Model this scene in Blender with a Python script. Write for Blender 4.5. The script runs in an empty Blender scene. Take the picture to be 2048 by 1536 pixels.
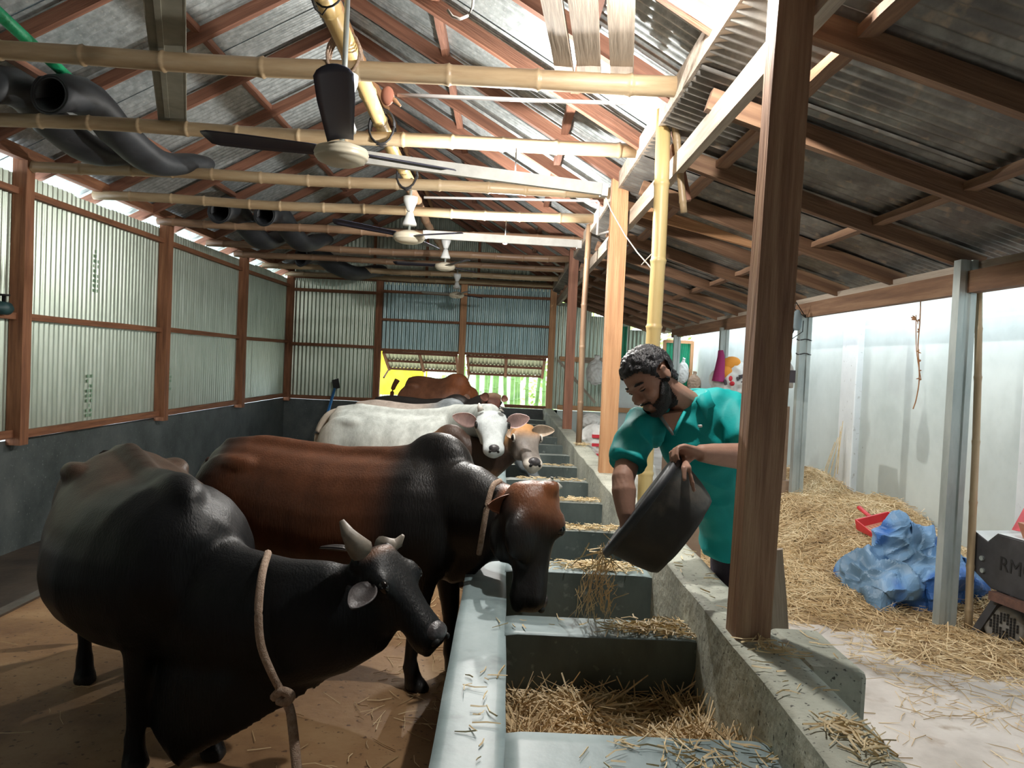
import bpy, bmesh, math, random
import numpy as np
from mathutils import Vector, Matrix, noise
V = Vector
random.seed(7)
rng = np.random.default_rng(11)
SC = bpy.context.scene
COL = SC.collection

# ------------------------------------------------------------------ camera
H = 1.6
F = 1500.0
yc = V((-12 / F, 43 / F, 1)).normalized()            # world Y seen from the camera (x right, y up, z forward)
zc = V((.045, 1, 0)); zc = (zc - yc * zc.dot(yc)).normalized()
xc = -(yc.cross(zc)) if yc.cross(zc).x < 0 else yc.cross(zc)
right = V((xc.x, yc.x, zc.x)); upv = V((xc.y, yc.y, zc.y)); fwd = V((xc.z, yc.z, zc.z))
cam_d = bpy.data.cameras.new('camera'); cam = bpy.data.objects.new('camera', cam_d); COL.objects.link(cam)
cam_d.sensor_width = 36; cam_d.lens = F / 2048 * 36; cam_d.clip_start = .05; cam_d.clip_end = 200
CAMP = V((0, 0, H))
M = Matrix((right, upv, -fwd)).transposed().to_4x4(); M.translation = CAMP
cam.matrix_world = M
SC.camera = cam

# ------------------------------------------------------------------ world, exposure
w = bpy.data.worlds.new('sky'); SC.world = w; w.use_nodes = True
wn = w.node_tree.nodes; wl = w.node_tree.links
bg = wn['Background']; bg.inputs[0].default_value = (.86, .94, 1, 1); bg.inputs[1].default_value = 6.5
SC.view_settings.view_transform = 'Standard'; SC.view_settings.look = 'None'
SC.view_settings.exposure = 0.0; SC.view_settings.gamma = 1; SC.view_settings.use_curve_mapping = False
SC.cycles.max_bounces = 6; SC.cycles.diffuse_bounces = 4; SC.cycles.glossy_bounces = 3
SC.cycles.sample_clamp_indirect = 4
BULB_POWER = 4200.0                                   # emission strength of the LED bulb over the parapet
BULB2_POWER = 7000.0
FILL_BULB_POWER = 5500.0


def P(px, py, Y):
    """the world point at depth Y that the photograph shows at (px, py)"""
    d = right * ((px - 1024) / F) + upv * (-(py - 768) / F) + fwd
    return CAMP + d * (Y / d.y)


# ------------------------------------------------------------------ materials
def nt(name):
    m = bpy.data.materials.new(name); m.use_nodes = True
    n = m.node_tree.nodes; l = m.node_tree.links
    return m, n, l, n['Principled BSDF']


def ramp(n, stops):
    r = n.new('ShaderNodeValToRGB'); e = r.color_ramp.elements
    while len(e) < len(stops): e.new(.5)
    for i, (p, c) in enumerate(stops):
        e[i].position = p; e[i].color = (*c, 1) if len(c) == 3 else c
    return r


def mat(name, stops, scale=6, stretch=(1, 1, 1), rough=.6, metal=0, bump=0, bscale=None, detail=6, coords='Object', distort=0, spec=.5, fine=None, rvar=0):
    m, n, l, b = nt(name)
    tc = n.new('ShaderNodeTexCoord'); mp = n.new('ShaderNodeMapping'); mp.inputs['Scale'].default_value = stretch
    l.new(tc.outputs[coords], mp.inputs[0])
    t = n.new('ShaderNodeTexNoise'); t.inputs['Scale'].default_value = scale; t.inputs['Detail'].default_value = detail
    t.inputs['Distortion'].default_value = distort; t.inputs['Roughness'].default_value = .62
    l.new(mp.outputs[0], t.inputs['Vector'])
    r = ramp(n, stops); l.new(t.outputs['Fac'], r.inputs[0])
    col = r.outputs[0]
    if fine:                                            # (scale, (r,g,b), threshold, softness): specks or stains of their own colour
        for fs, fc, th, sf in fine:
            t3 = n.new('ShaderNodeTexNoise'); t3.inputs['Scale'].default_value = fs; t3.inputs['Detail'].default_value = 5
            l.new(tc.outputs[coords], t3.inputs['Vector'])
            mr = n.new('ShaderNodeMapRange'); mr.inputs[1].default_value = th; mr.inputs[2].default_value = th + sf
            l.new(t3.outputs['Fac'], mr.inputs[0])
            mx = n.new('ShaderNodeMix'); mx.data_type = 'RGBA'; mx.inputs[7].default_value = (*fc, 1)
            l.new(mr.outputs[0], mx.inputs[0]); l.new(col, mx.inputs[6]); col = mx.outputs[2]
    l.new(col, b.inputs['Base Color'])
    b.inputs['Roughness'].default_value = rough; b.inputs['Metallic'].default_value = metal
    b.inputs['Specular IOR Level'].default_value = spec
    if rvar:
        mr = n.new('ShaderNodeMapRange'); mr.inputs[3].default_value = rough - rvar; mr.inputs[4].default_value = rough + rvar
        l.new(t.outputs['Fac'], mr.inputs[0]); l.new(mr.outputs[0], b.inputs['Roughness'])
    if bump:
        t2 = n.new('ShaderNodeTexNoise'); t2.inputs['Scale'].default_value = bscale or scale * 4; t2.inputs['Detail'].default_value = 5
        l.new(mp.outputs[0], t2.inputs['Vector'])
        bp = n.new('ShaderNodeBump'); bp.inputs['Strength'].default_value = bump; bp.inputs['Distance'].default_value = .02
        l.new(t2.outputs['Fac'], bp.inputs['Height']); l.new(bp.outputs[0], b.inputs['Normal'])
    return m


def flat(name, c, rough=.5, metal=0, spec=.5):
    m, n, l, b = nt(name)
    b.inputs['Base Color'].default_value = (*c, 1); b.inputs['Roughness'].default_value = rough
    b.inputs['Metallic'].default_value = metal; b.inputs['Specular IOR Level'].default_value = spec
    return m


def emit(name, c, s):
    m, n, l, b = nt(name)
    b.inputs['Base Color'].default_value = (*c, 1)
    b.inputs['Emission Color'].default_value = (*c, 1); b.inputs['Emission Strength'].default_value = s
    return m


def hide(name, rough=.45, gloss=.2):
    """coat: colours come from the mesh's own coat attribute, fine hair from stretched noise"""
    m, n, l, b = nt(name)
    at = n.new('ShaderNodeAttribute'); at.attribute_name = 'coat'
    tc = n.new('ShaderNodeTexCoord'); mp = n.new('ShaderNodeMapping'); mp.inputs['Scale'].default_value = (1, 1, .35)
    l.new(tc.outputs['Object'], mp.inputs[0])
    t = n.new('ShaderNodeTexNoise'); t.inputs['Scale'].default_value = 9; t.inputs['Detail'].default_value = 8; t.inputs['Roughness'].default_value = .7
    l.new(mp.outputs[0], t.inputs['Vector'])
    mr = n.new('ShaderNodeMapRange'); mr.inputs[1].default_value = .3; mr.inputs[2].default_value = .7; mr.inputs[3].default_value = .6; mr.inputs[4].default_value = 1.3
    l.new(t.outputs['Fac'], mr.inputs[0])
    mx = n.new('ShaderNodeMix'); mx.data_type = 'RGBA'; mx.blend_type = 'MULTIPLY'; mx.inputs[0].default_value = 1
    l.new(at.outputs['Color'], mx.inputs[6]); l.new(mr.outputs[0], mx.inputs[7]); l.new(mx.outputs[2], b.inputs['Base Color'])
    t2 = n.new('ShaderNodeTexNoise'); t2.inputs['Scale'].default_value = 130; t2.inputs['Detail'].default_value = 3
    mp2 = n.new('ShaderNodeMapping'); mp2.inputs['Scale'].default_value = (1, 1, .15); mp2.inputs['Rotation'].default_value = (.5, .3, .2)
    l.new(tc.outputs['Object'], mp2.inputs[0]); l.new(mp2.outputs[0], t2.inputs['Vector'])
    bp = n.new('ShaderNodeBump'); bp.inputs['Strength'].default_value = .35; bp.inputs['Distance'].default_value = .006
    l.new(t2.outputs['Fac'], bp.inputs['Height']); l.new(bp.outputs[0], b.inputs['Normal'])
    b.inputs['Roughness'].default_value = rough; b.inputs['Specular IOR Level'].default_value = gloss
    return m


MT = {}
MT['wood'] = mat('reddish sawn wood', [(.25, (.10, .040, .020)), (.5, (.23, .095, .045)), (.8, (.36, .17, .085))], 5, (.35, 5, 5), .72, bump=.25, bscale=9)
MT['wood_post'] = mat('brown sawn post', [(.25, (.20, .095, .055)), (.5, (.34, .19, .11)), (.8, (.50, .33, .20))], 5, (.35, 5, 5), .68, bump=.35, bscale=11)
MT['wood_red'] = mat('red oxide rafter wood', [(.25, (.13, .055, .035)), (.55, (.26, .115, .07)), (.85, (.37, .19, .12))], 5, (.3, 5, 5), .7, bump=.2)
MT['wood_pale'] = mat('pale orange sawn wood', [(.25, (.36, .17, .08)), (.5, (.55, .29, .14)), (.8, (.66, .40, .22))], 4, (.3, 6, 6), .65, bump=.25)
MT['wood_grey'] = mat('weathered grey plank', [(.25, (.20, .16, .12)), (.5, (.40, .33, .26)), (.8, (.56, .48, .39))], 4, (.3, 5, 5), .75, bump=.2)
MT['wood_lean'] = mat('brown lean-to timber', [(.25, (.09, .045, .025)), (.5, (.19, .10, .055)), (.8, (.34, .21, .12))], 4, (.3, 5, 5), .72, bump=.25)
MT['bamboo'] = mat('dry bamboo', [(.25, (.24, .155, .085)), (.5, (.40, .29, .17)), (.8, (.54, .44, .29))], 5, (.3, 2, 2), .42, bump=.1)
MT['bamboo_brown'] = mat('brown bamboo', [(.25, (.15, .085, .05)), (.5, (.27, .165, .10)), (.8, (.40, .28, .17))], 5, (.3, 2, 2), .45, bump=.1)
MT['bamboo_yellow'] = mat('golden bamboo', [(.2, (.50, .33, .12)), (.5, (.64, .46, .19)), (.8, (.72, .58, .30))], 4, (.2, 2, 2), .4)
MT['tin'] = mat('galvanised wall sheet', [(.3, (.42, .49, .41)), (.5, (.55, .63, .54)), (.75, (.68, .75, .67))], 3, (2.5, .35, 1), .38, metal=.65, rvar=.08)
MT['tin_blue'] = mat('blue grey back sheet', [(.3, (.24, .36, .38)), (.5, (.36, .50, .52)), (.75, (.52, .64, .65))], 3, (2.5, .35, 1), .4, metal=.6)
MT['tin_roof'] = mat('dusty roof sheet', [(.3, (.29, .32, .325)), (.5, (.43, .47, .475)), (.72, (.62, .67, .675))], 14, (1, 1, 1), .5, metal=.5, detail=9, fine=[(55, (.62, .64, .62), .60, .12)])
MT['tin_lean'] = mat('dark lean-to sheet', [(.3, (.10, .092, .085)), (.5, (.17, .16, .145)), (.75, (.33, .33, .30))], 5, (1, 1, 1), .5, metal=.45, detail=9, fine=[(9, (.34, .27, .2), .58, .12)])  # dark base colour, random paler brown patches
MT['tin_green'] = mat('green painted sheet', [(.3, (.0, .20, .10)), (.7, (.01, .34, .18))], 3, (1, 1, 1), .4)
MT['plinth'] = mat('dark damp cement', [(.3, (.035, .045, .045)), (.5, (.07, .085, .085)), (.75, (.12, .135, .13))], 2.2, (1, 1, 1), .55, bump=.15, detail=9, fine=[(40, (.17, .19, .18), .62, .1)])
MT['ledge'] = mat('polished blue grey cement', [(.3, (.17, .23, .24)), (.5, (.27, .345, .355)), (.75, (.38, .46, .47))], 2.6, (1, 1, 1), .46, bump=.06, bscale=30, detail=8, distort=.6, rvar=.08, fine=[(5, (.13, .17, .175), .58, .16)])
MT['cross'] = mat('worn cement', [(.3, (.16, .185, .175)), (.5, (.28, .31, .29)), (.75, (.40, .43, .40))], 4, (1, 1, 1), .55, bump=.15, detail=9)
MT['pit'] = mat('trough sides with painted shadow', [(.3, (.045, .06, .058)), (.5, (.085, .11, .105)), (.75, (.15, .18, .17))], 3, (1, 1, .5), .5, bump=.15, detail=9, fine=[(25, (.2, .23, .22), .63, .12)])  # unlit look of the vertical faces, mostly painted into this dark colour
MT['parapet'] = mat('rough grey cement', [(.3, (.26, .265, .22)), (.5, (.44, .45, .375)), (.75, (.58, .585, .50))], 3, (1, 1, 1), .72, bump=.35, bscale=26, detail=9, fine=[(60, (.09, .09, .08), .62, .06)])
MT['floor'] = mat('earthy cement floor', [(.3, (.17, .085, .04)), (.5, (.31, .18, .085)), (.75, (.43, .285, .15))], 1.8, (1, 1, 1), .62, bump=.2, bscale=24, detail=10, fine=[(30, (.10, .05, .025), .62, .08)])
MT['drain'] = mat('wet drain cement', [(.3, (.03, .022, .018)), (.6, (.075, .055, .04))], 3, rough=.4, bump=.2)
MT['aisle'] = mat('pale dusty cement floor', [(.3, (.40, .36, .32)), (.5, (.56, .51, .465)), (.75, (.66, .62, .57))], 2.4, rough=.8, bump=.15, bscale=40, detail=9, fine=[(7, (.36, .29, .23), .6, .15)])
MT['plaster'] = mat('pale green plaster', [(.3, (.46, .52, .50)), (.5, (.58, .64, .62)), (.75, (.68, .74, .72))], 1.1, rough=.8, bump=.08, detail=8, fine=[(.9, (.47, .51, .50), .57, .10), (5, (.16, .15, .09), .765, .02)])
MT['pilaster'] = mat('white painted cement', [(.3, (.66, .69, .70)), (.7, (.78, .81, .81))], 3, rough=.7, bump=.08, fine=[(20, (.48, .48, .46), .64, .08)])
MT['steel'] = mat('galvanised post steel', [(.3, (.33, .37, .36)), (.5, (.45, .50, .49)), (.75, (.58, .62, .60))], 6, (1, 1, .3), .48, metal=.6)
MT['rubber'] = mat('black rubber', [(.3, (.012, .014, .017)), (.6, (.03, .034, .04)), (.8, (.07, .075, .08))], 4, rough=.55, bump=.06)
MT['tub'] = mat('dusty black tub rubber', [(.35, (.012, .013, .013)), (.55, (.03, .028, .025)), (.75, (.14, .115, .085))], 4, rough=.6, bump=.08)
MT['cream'] = flat('cream enamel', (.68, .62, .48), .35)
MT['white'] = flat('white enamel', (.75, .77, .76), .4)
MT['white_dusty'] = mat('dusty white enamel', [(.3, (.55, .56, .53)), (.7, (.74, .76, .74))], 8, rough=.5)
MT['blade'] = flat('dark blue fan blade', (.03, .033, .06), .5)
MT['pvc'] = flat('white conduit plastic', (.8, .76, .74), .4)
MT['straw'] = mat('straw', [(.25, (.42, .28, .14)), (.5, (.64, .48, .27)), (.75, (.80, .66, .43))], 3.2, rough=.6, detail=3)
MT['straw_pale'] = mat('chopped straw', [(.25, (.48, .34, .17)), (.5, (.70, .55, .31)), (.75, (.84, .72, .50))], 14, rough=.6, detail=3)
MT['straw_base'] = mat('packed straw', [(.3, (.22, .14, .07)), (.6, (.42, .29, .15))], 30, rough=.85, bump=.6)
MT['rope'] = mat('dusty rope', [(.3, (.33, .22, .15)), (.7, (.56, .42, .32))], 60, rough=.85, bump=.6)
MT['hide'] = hide('coat')
MT['hide_gloss'] = hide('glossy dark coat', .4, .38)
MT['hide_soft'] = hide('soft pale coat', .6, .3)
MT['horn'] = mat('horn', [(.3, (.10, .085, .07)), (.7, (.30, .26, .21))], 12, rough=.5)
MT['horn_pale'] = mat('pale horn', [(.3, (.45, .42, .38)), (.7, (.65, .62, .56))], 12, rough=.5)
MT['eye'] = flat('dark eye', (.006, .005, .005), .12, spec=.6)
MT['nose'] = mat('wet dark nose', [(.3, (.02, .02, .022)), (.7, (.10, .09, .095))], 30, rough=.3, bump=.2)
MT['nostril'] = flat('nostril', (.004, .004, .004), .6)
MT['skin'] = mat('brown skin', [(.3, (.34, .185, .13)), (.7, (.44, .255, .185))], 9, rough=.5, bump=.05, bscale=120)
MT['hair'] = mat('black hair', [(.3, (.006, .006, .008)), (.7, (.025, .025, .03))], 60, (1, 1, .3), .38, bump=.7, bscale=90)
MT['beard'] = mat('short black beard', [(.3, (.008, .008, .009)), (.7, (.03, .026, .026))], 90, rough=.65, bump=.6, bscale=220)
MT['shirt'] = mat('teal cotton shirt', [(.3, (.0, .30, .30)), (.7, (.004, .40, .39))], 5, rough=.62, bump=.06, bscale=160, spec=.35)
MT['shirt_dark'] = flat('dark teal collar edge', (.0, .12, .14), .7)
MT['inner'] = flat('grey collar band', (.22, .25, .25), .8)
MT['lungi'] = mat('dark checked lungi', [(.3, (.025, .02, .035)), (.7, (.07, .05, .075))], 18, rough=.85)
MT['red'] = mat('red plastic', [(.3, (.55, .02, .03)), (.7, (.66, .05, .06))], 6, rough=.4)
MT['dust'] = mat('dusty red plastic', [(.3, (.45, .16, .10)), (.7, (.52, .27, .17))], 14, rough=.7)
MT['machine'] = mat('dark machine steel', [(.3, (.035, .036, .042)), (.7, (.075, .075, .082))], 6, rough=.5, metal=.3)
MT['motor'] = mat('grey motor casting', [(.3, (.24, .235, .23)), (.7, (.33, .325, .31))], 8, rough=.5, metal=.2)
MT['black'] = flat('black paint', (.01, .01, .011), .6)
MT['rust'] = mat('rusty steel', [(.3, (.07, .035, .03)), (.7, (.16, .08, .055))], 20, rough=.8)
MT['blue'] = mat('blue shovel handle', [(.3, (.02, .16, .50)), (.7, (.03, .24, .62))], 4, rough=.45)
MT['green'] = mat('green plastic wrap', [(.3, (.0, .28, .10)), (.5, (.01, .46, .20)), (.72, (.03, .52, .25))], 10, rough=.45, bump=.3)
MT['yellow'] = mat('yellow tarp', [(.3, (.75, .60, .0)), (.7, (.85, .74, .05))], 3, rough=.5)
MT['leaf'] = mat('sunlit leaves', [(.3, (.10, .24, .03)), (.5, (.28, .46, .10)), (.75, (.55, .70, .25))], 4, rough=.6)
MT['stalk'] = mat('green bamboo stalk', [(.3, (.06, .15, .03)), (.6, (.16, .30, .08)), (.8, (.30, .42, .14))], 3, rough=.5)
MT['sack'] = mat('white woven sack', [(.3, (.58, .58, .56)), (.7, (.74, .75, .73))], 8, rough=.7, bump=.15, bscale=80)
MT['carton'] = mat('brown cardboard', [(.3, (.30, .20, .14)), (.7, (.40, .29, .21))], 5, rough=.85)
MT['orange'] = flat('orange cloth', (.72, .28, .03), .8)
MT['magenta'] = flat('magenta cloth', (.33, .03, .14), .85)
MT['wire'] = flat('pale wire', (.6, .56, .5), .5)
MT['cord'] = flat('black cord', (.02, .02, .022), .7)
MT['jug'] = mat('cloudy plastic jug', [(.3, (.36, .31, .27)), (.7, (.52, .48, .44))], 9, rough=.35)
MT['brass'] = flat('yellow cap plastic', (.42, .30, .08), .4)
MT['mask'] = flat('grey blue mask cloth', (.22, .28, .31), .8)
MT['mask_dark'] = flat('dark mask cloth', (.06, .06, .065), .8)
MT['dry_leaf'] = mat('dried leaves', [(.3, (.28, .12, .05)), (.7, (.50, .26, .12))], 20, rough=.8)
MT['print_red'] = flat('red sack print', (.58, .03, .05), .7)
MT['print_dark'] = flat('dark sack print', (.06, .05, .06), .7)
MT['print_green'] = flat('green sheet stamp', (.26, .42, .29), .6)
MT['bulb'] = emit('lit bulb', (1, .97, .92), BULB_POWER)
MT['bulb2'] = emit('lit far bulb', (1, .97, .92), BULB2_POWER)
MT['fill_bulb'] = emit('added far bulb glow', (1, .97, .92), FILL_BULB_POWER)
MT['ground'] = mat('earth outside', [(.3, (.25, .2, .12)), (.7, (.42, .36, .24))], 2, rough=.9)


def tarp_mat():
    m, n, l, b = nt('blue plastic tarp')
    tc = n.new('ShaderNodeTexCoord')
    wv = n.new('ShaderNodeTexWave'); wv.inputs['Scale'].default_value = 42; wv.inputs['Distortion'].default_value = 1.2
    l.new(tc.outputs['Object'], wv.inputs['Vector'])
    t = n.new('ShaderNodeTexNoise'); t.inputs['Scale'].default_value = 1.7; t.inputs['Detail'].default_value = 2
    l.new(tc.outputs['Object'], t.inputs['Vector'])
    r = ramp(n, [(.42, (.11, .20, .30)), (.47, (.18, .32, .50)), (.53, (.15, .30, .52)), (.56, (.04, .14, .42))]); l.new(t.outputs['Fac'], r.inputs[0])
    mx = n.new('ShaderNodeMix'); mx.data_type = 'RGBA'; mx.blend_type = 'MULTIPLY'
    mr = n.new('ShaderNodeMapRange'); mr.inputs[1].default_value = .58; mr.inputs[2].default_value = .62; mr.inputs[4].default_value = .5
    l.new(t.outputs['Fac'], mr.inputs[0]); l.new(mr.outputs[0], mx.inputs[0])
    l.new(r.outputs[0], mx.inputs[6]); l.new(wv.outputs[0], mx.inputs[7]); l.new(mx.outputs[2], b.inputs['Base Color'])
    b.inputs['Roughness'].default_value = .45
    return m


MT['tarp'] = tarp_mat()


# ------------------------------------------------------------------ object helpers
def link(name, me, m=None, parent=None, M4=None, smooth=None):
    o = bpy.data.objects.new(name, me); COL.objects.link(o)
    if m and not len(me.materials): me.materials.append(MT[m] if isinstance(m, str) else m)
    if M4 is not None: o.matrix_basis = M4
    if parent:
        o.parent = parent
        if M4 is not None: o.matrix_basis = Matrix.Translation(-root_loc(parent)) @ M4
    if smooth is not None:
        me.polygons.foreach_set('use_smooth', [smooth] * len(me.polygons))
    return o


def root_loc(p):
    l = V((0, 0, 0))
    while p:
        l = l + p.location; p = p.parent
    return l


def tag(o, label=None, cat=None, group=None, kind=None):
    if label: o['label'] = label
    if cat: o['category'] = cat
    if group: o['group'] = group
    if kind: o['kind'] = kind
    return o


def thing(name, label, cat, loc=(0, 0, 0), group=None):
    o = bpy.data.objects.new(name, None); COL.objects.link(o); o.location = loc; o.empty_display_size = .1
    return tag(o, label, cat, group)


def struct(name, loc=(0, 0, 0)):
    o = bpy.data.objects.new(name, None); COL.objects.link(o); o.location = loc
    o['kind'] = 'structure'
    return o


class MB:
    """collects shapes in world coordinates, links them as one mesh object"""
    def __init__(s): s.v = []; s.f = []; s.fm = []

    def add(s, vs, fs, mi=0):
        b = len(s.v); s.v += [tuple(x) for x in vs]; s.f += [tuple(i + b for i in f) for f in fs]; s.fm += [mi] * len(fs); return s

    def box(s, x0, x1, y0, y1, z0, z1, mi=0):
        vs = [(x, y, z) for x in (x0, x1) for y in (y0, y1) for z in (z0, z1)]
        return s.add(vs, [(0, 1, 3, 2), (4, 6, 7, 5), (0, 4, 5, 1), (2, 3, 7, 6), (0, 2, 6, 4), (1, 5, 7, 3)], mi)

    def obox(s, c, ax, ay, az, mi=0):
        c, ax, ay, az = V(c), V(ax), V(ay), V(az)
        vs = [c + ax * i + ay * j + az * k for i in (-1, 1) for j in (-1, 1) for k in (-1, 1)]
        return s.add(vs, [(0, 1, 3, 2), (4, 6, 7, 5), (0, 4, 5, 1), (2, 3, 7, 6), (0, 2, 6, 4), (1, 5, 7, 3)], mi)

    def beam(s, p0, p1, wd, ht, up=(0, 0, 1), mi=0):
        p0, p1 = V(p0), V(p1); d = (p1 - p0); L = d.length; d.normalize()
        sd = d.cross(V(up)).normalized(); u = sd.cross(d)
        return s.obox((p0 + p1) / 2, d * L / 2, sd * wd / 2, u * ht / 2, mi)

    def loft(s, secs, n=16, mi=0, caps=True):
        """secs: (centre, side unit, up unit, half width, half up, half down)"""
        vs = []; fs = []
        for c, sd, u, a, bu, bd in secs:
            for k in range(n):
                t = 2 * math.pi * k / n; cz, sz = math.cos(t), math.sin(t)
                vs.append(V(c) + V(sd) * (a * cz) + V(u) * ((bu if sz > 0 else bd) * sz))
        for i in range(len(secs) - 1):
            for k in range(n):
                k2 = (k + 1) % n
                fs.append((i * n + k, i * n + k2, (i + 1) * n + k2, (i + 1) * n + k))
        if caps:
            vs.append(V(secs[0][0])); vs.append(V(secs[-1][0])); a, b = len(vs) - 2, len(vs) - 1; o = (len(secs) - 1) * n
            for k in range(n):
                k2 = (k + 1) % n
                fs.append((a, k2, k)); fs.append((b, o + k, o + k2))
        return s.add(vs, fs, mi)

    def tube(s, pts, rad, n=10, ref=(0, 0, 1), mi=0, flat=1.0, caps=True):
        pts = [V(p) for p in pts]
        if not hasattr(rad, '__len__'): rad = [rad] * len(pts)
        secs = []; ref = V(ref)
        for i, p in enumerate(pts):
            d = (pts[min(i + 1, len(pts) - 1)] - pts[max(i - 1, 0)]).normalized()
            if abs(d.dot(ref)) > .97: ref = V((1, .2, 0)) if abs(d.x) < .9 else V((0, 1, .1))
            sd = d.cross(ref).normalized(); u = sd.cross(d)
            secs.append((p, sd, u, rad[i], rad[i] * flat, rad[i] * flat))
        return s.loft(secs, n, mi, caps)

    def lathe(s, c, axis, prof, n=24, mi=0):
        """prof: (distance along axis, radius)"""
        axis = V(axis).normalized(); sd = axis.orthogonal().normalized(); u = axis.cross(sd)
        return s.loft([(V(c) + axis * t, sd, u, r, r, r) for t, r in prof], n, mi)

    def ball(s, c, rx, ry, rz, ax=(1, 0, 0), ay=(0, 1, 0), n=14, mi=0):
        ax, ay = V(ax).normalized(), V(ay).normalized(); az = ax.cross(ay).normalized()
        secs = []
        for i in range(n + 1):
            t = -math.pi / 2 + math.pi * i / n; cr = max(.02, math.cos(t))
            secs.append((V(c) + ax * (rx * math.sin(t)), ay, az, ry * cr, rz * cr, rz * cr))
        return s.loft(secs, n + 4, mi)

    def mesh(s, name, org=(0, 0, 0)):
        me = bpy.data.meshes.new(name); o = V(org)
        me.from_pydata([(x[0] - o.x, x[1] - o.y, x[2] - o.z) for x in s.v], [], s.f)
        if any(s.fm): me.polygons.foreach_set('material_index', s.fm)
        bm = bmesh.new(); bm.from_mesh(me); bmesh.ops.recalc_face_normals(bm, faces=bm.faces); bm.to_mesh(me); bm.free()
        me.update(); return me

    def build(s, name, m, parent=None, smooth=False, bevel=0, mats=()):
        org = root_loc(parent) if parent else V((0, 0, 0))
        me = s.mesh(name, org)
        me.materials.append(MT[m] if isinstance(m, str) else m)
        for x in mats: me.materials.append(MT[x])
        o = link(name, me, None, parent, None, smooth)
        if bevel:
            b = o.modifiers.new('bevel', 'BEVEL'); b.width = bevel; b.segments = 2; b.limit_method = 'ANGLE'
        return o


def frame(p, xa, ya, za):
    m4 = Matrix((V(xa), V(ya), V(za))).transposed().to_4x4(); m4.translation = V(p); return m4


def recenter(o):
    """move a single-mesh top-level thing's origin to its base"""
    me = o.data; n = len(me.vertices); a = np.empty(n * 3); me.vertices.foreach_get('co', a); a = a.reshape(-1, 3)
    c = V(((a[:, 0].min() + a[:, 0].max()) / 2, (a[:, 1].min() + a[:, 1].max()) / 2, a[:, 2].min()))
    me.transform(Matrix.Translation(-c)); o.location = c
    return o


_wob = random.Random(3)


def beam_obj(name, p0, p1, wd, ht, m, parent=None, up=(0, 0, 1), bevel=.004):
    """sawn timber: own mesh with its length along local x (so the grain follows it), a little uneven"""
    p0, p1 = V(p0), V(p1); d = p1 - p0; L = d.length; d.normalize()
    sd = d.cross(V(up)).normalized(); u = sd.cross(d)
    b = MB(); N = 5; e = min(.004, wd * .06)
    vs = []; fs = []
    for i in range(N + 1):
        x = L * i / N
        for (j, k) in ((-1, -1), (1, -1), (1, 1), (-1, 1)):
            vs.append((x, j * wd / 2 + _wob.uniform(-e, e), k * ht / 2 + _wob.uniform(-e, e)))
    for i in range(N):
        for k in range(4): fs.append((i * 4 + k, i * 4 + (k + 1) % 4, i * 4 + 4 + (k + 1) % 4, i * 4 + 4 + k))
    fs += [(3, 2, 1, 0), (N * 4, N * 4 + 1, N * 4 + 2, N * 4 + 3)]
    b.add(vs, fs)
    return link(name, b.mesh(name), m, parent, frame(p0, d, sd, u))


def bamboo_obj(name, p0, p1, r0, r1, m, parent=None, nodes=.34, sag=0, n=14, seed=0):
    p0, p1 = V(p0), V(p1); d = p1 - p0; L = d.length; d.normalize()
    ref = V((0, 0, 1)) if abs(d.z) < .9 else V((1, 0, 0))
    sd = d.cross(ref).normalized(); u = sd.cross(d)
    rr = random.Random(seed); secs = []; x = 0; xs = [0]; k = []
    x = rr.uniform(.08, nodes)
    ph = rr.uniform(0, 6)
    def off(x): return V((x, .012 * math.sin(x * 1.9 + ph), -sag * 4 * (x / L) * (1 - x / L) + .008 * math.sin(x * 2.7 + ph)))
    def rad(x): return r0 + (r1 - r0) * x / L
    prof = [(0, 1)]
    while x < L - .03:
        prof += [(x - .03, 1), (x - .012, 1.07), (x, 1.15), (x + .008, 1.02), (x + .02, .99)]
        x += nodes * rr.uniform(.8, 1.2)
    prof.append((L, 1))
    b = MB()
    b.loft([(off(t), V((0, 1, 0)), V((0, 0, 1)), rad(t) * s, rad(t) * s, rad(t) * s) for t, s in prof if 0 <= t <= L], n)
    return link(name, b.mesh(name), m, parent, frame(p0, d, sd, u), True)


_sheets = {}


def sheet_mesh(w_, l_, m, pitch=.076, amp=.011):
    key = (round(w_, 2), round(l_, 2), m)
    if key in _sheets: return _sheets[key]
    N = max(4, int(round(w_ / pitch * 6))); me = bpy.data.meshes.new('corrugated_sheet')
    vs = []; fs = []
    for j, y in enumerate((0, l_)):
        for i in range(N + 1):
            x = w_ * i / N; vs.append((x, y, amp * math.sin(2 * math.pi * x / pitch)))
    for i in range(N): fs.append((i, i + 1, N + 2 + i, N + 1 + i))
    me.from_pydata(vs, [], fs); me.materials.append(MT[m]); me.polygons.foreach_set('use_smooth', [True] * len(fs)); me.update()
    _sheets[key] = me; return me


def sheet_obj(p, xa, ya, w_, l_, m, parent, name='corrugated_sheet'):
    xa, ya = V(xa).normalized(), V(ya).normalized(); za = xa.cross(ya)
    return link(name, sheet_mesh(w_, l_, m), None, parent, frame(p, xa, ya, za))


def remesh(b, name, voxel, smooth_it=3, disp=None):
    """union of overlapping closed shells as one continuous surface"""
    me = b.mesh(name + '_raw'); o = bpy.data.objects.new(name + '_raw', me); COL.objects.link(o)
    r = o.modifiers.new('r', 'REMESH'); r.mode = 'VOXEL'; r.voxel_size = voxel; r.adaptivity = 0
    if smooth_it:
        s = o.modifiers.new('s', 'SMOOTH'); s.factor = .5; s.iterations = smooth_it
    dg = bpy.context.evaluated_depsgraph_get(); dg.update()
    out = bpy.data.meshes.new_from_object(o.evaluated_get(dg)); out.name = name
    bpy.data.objects.remove(o); bpy.data.meshes.remove(me)
    return out


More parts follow.
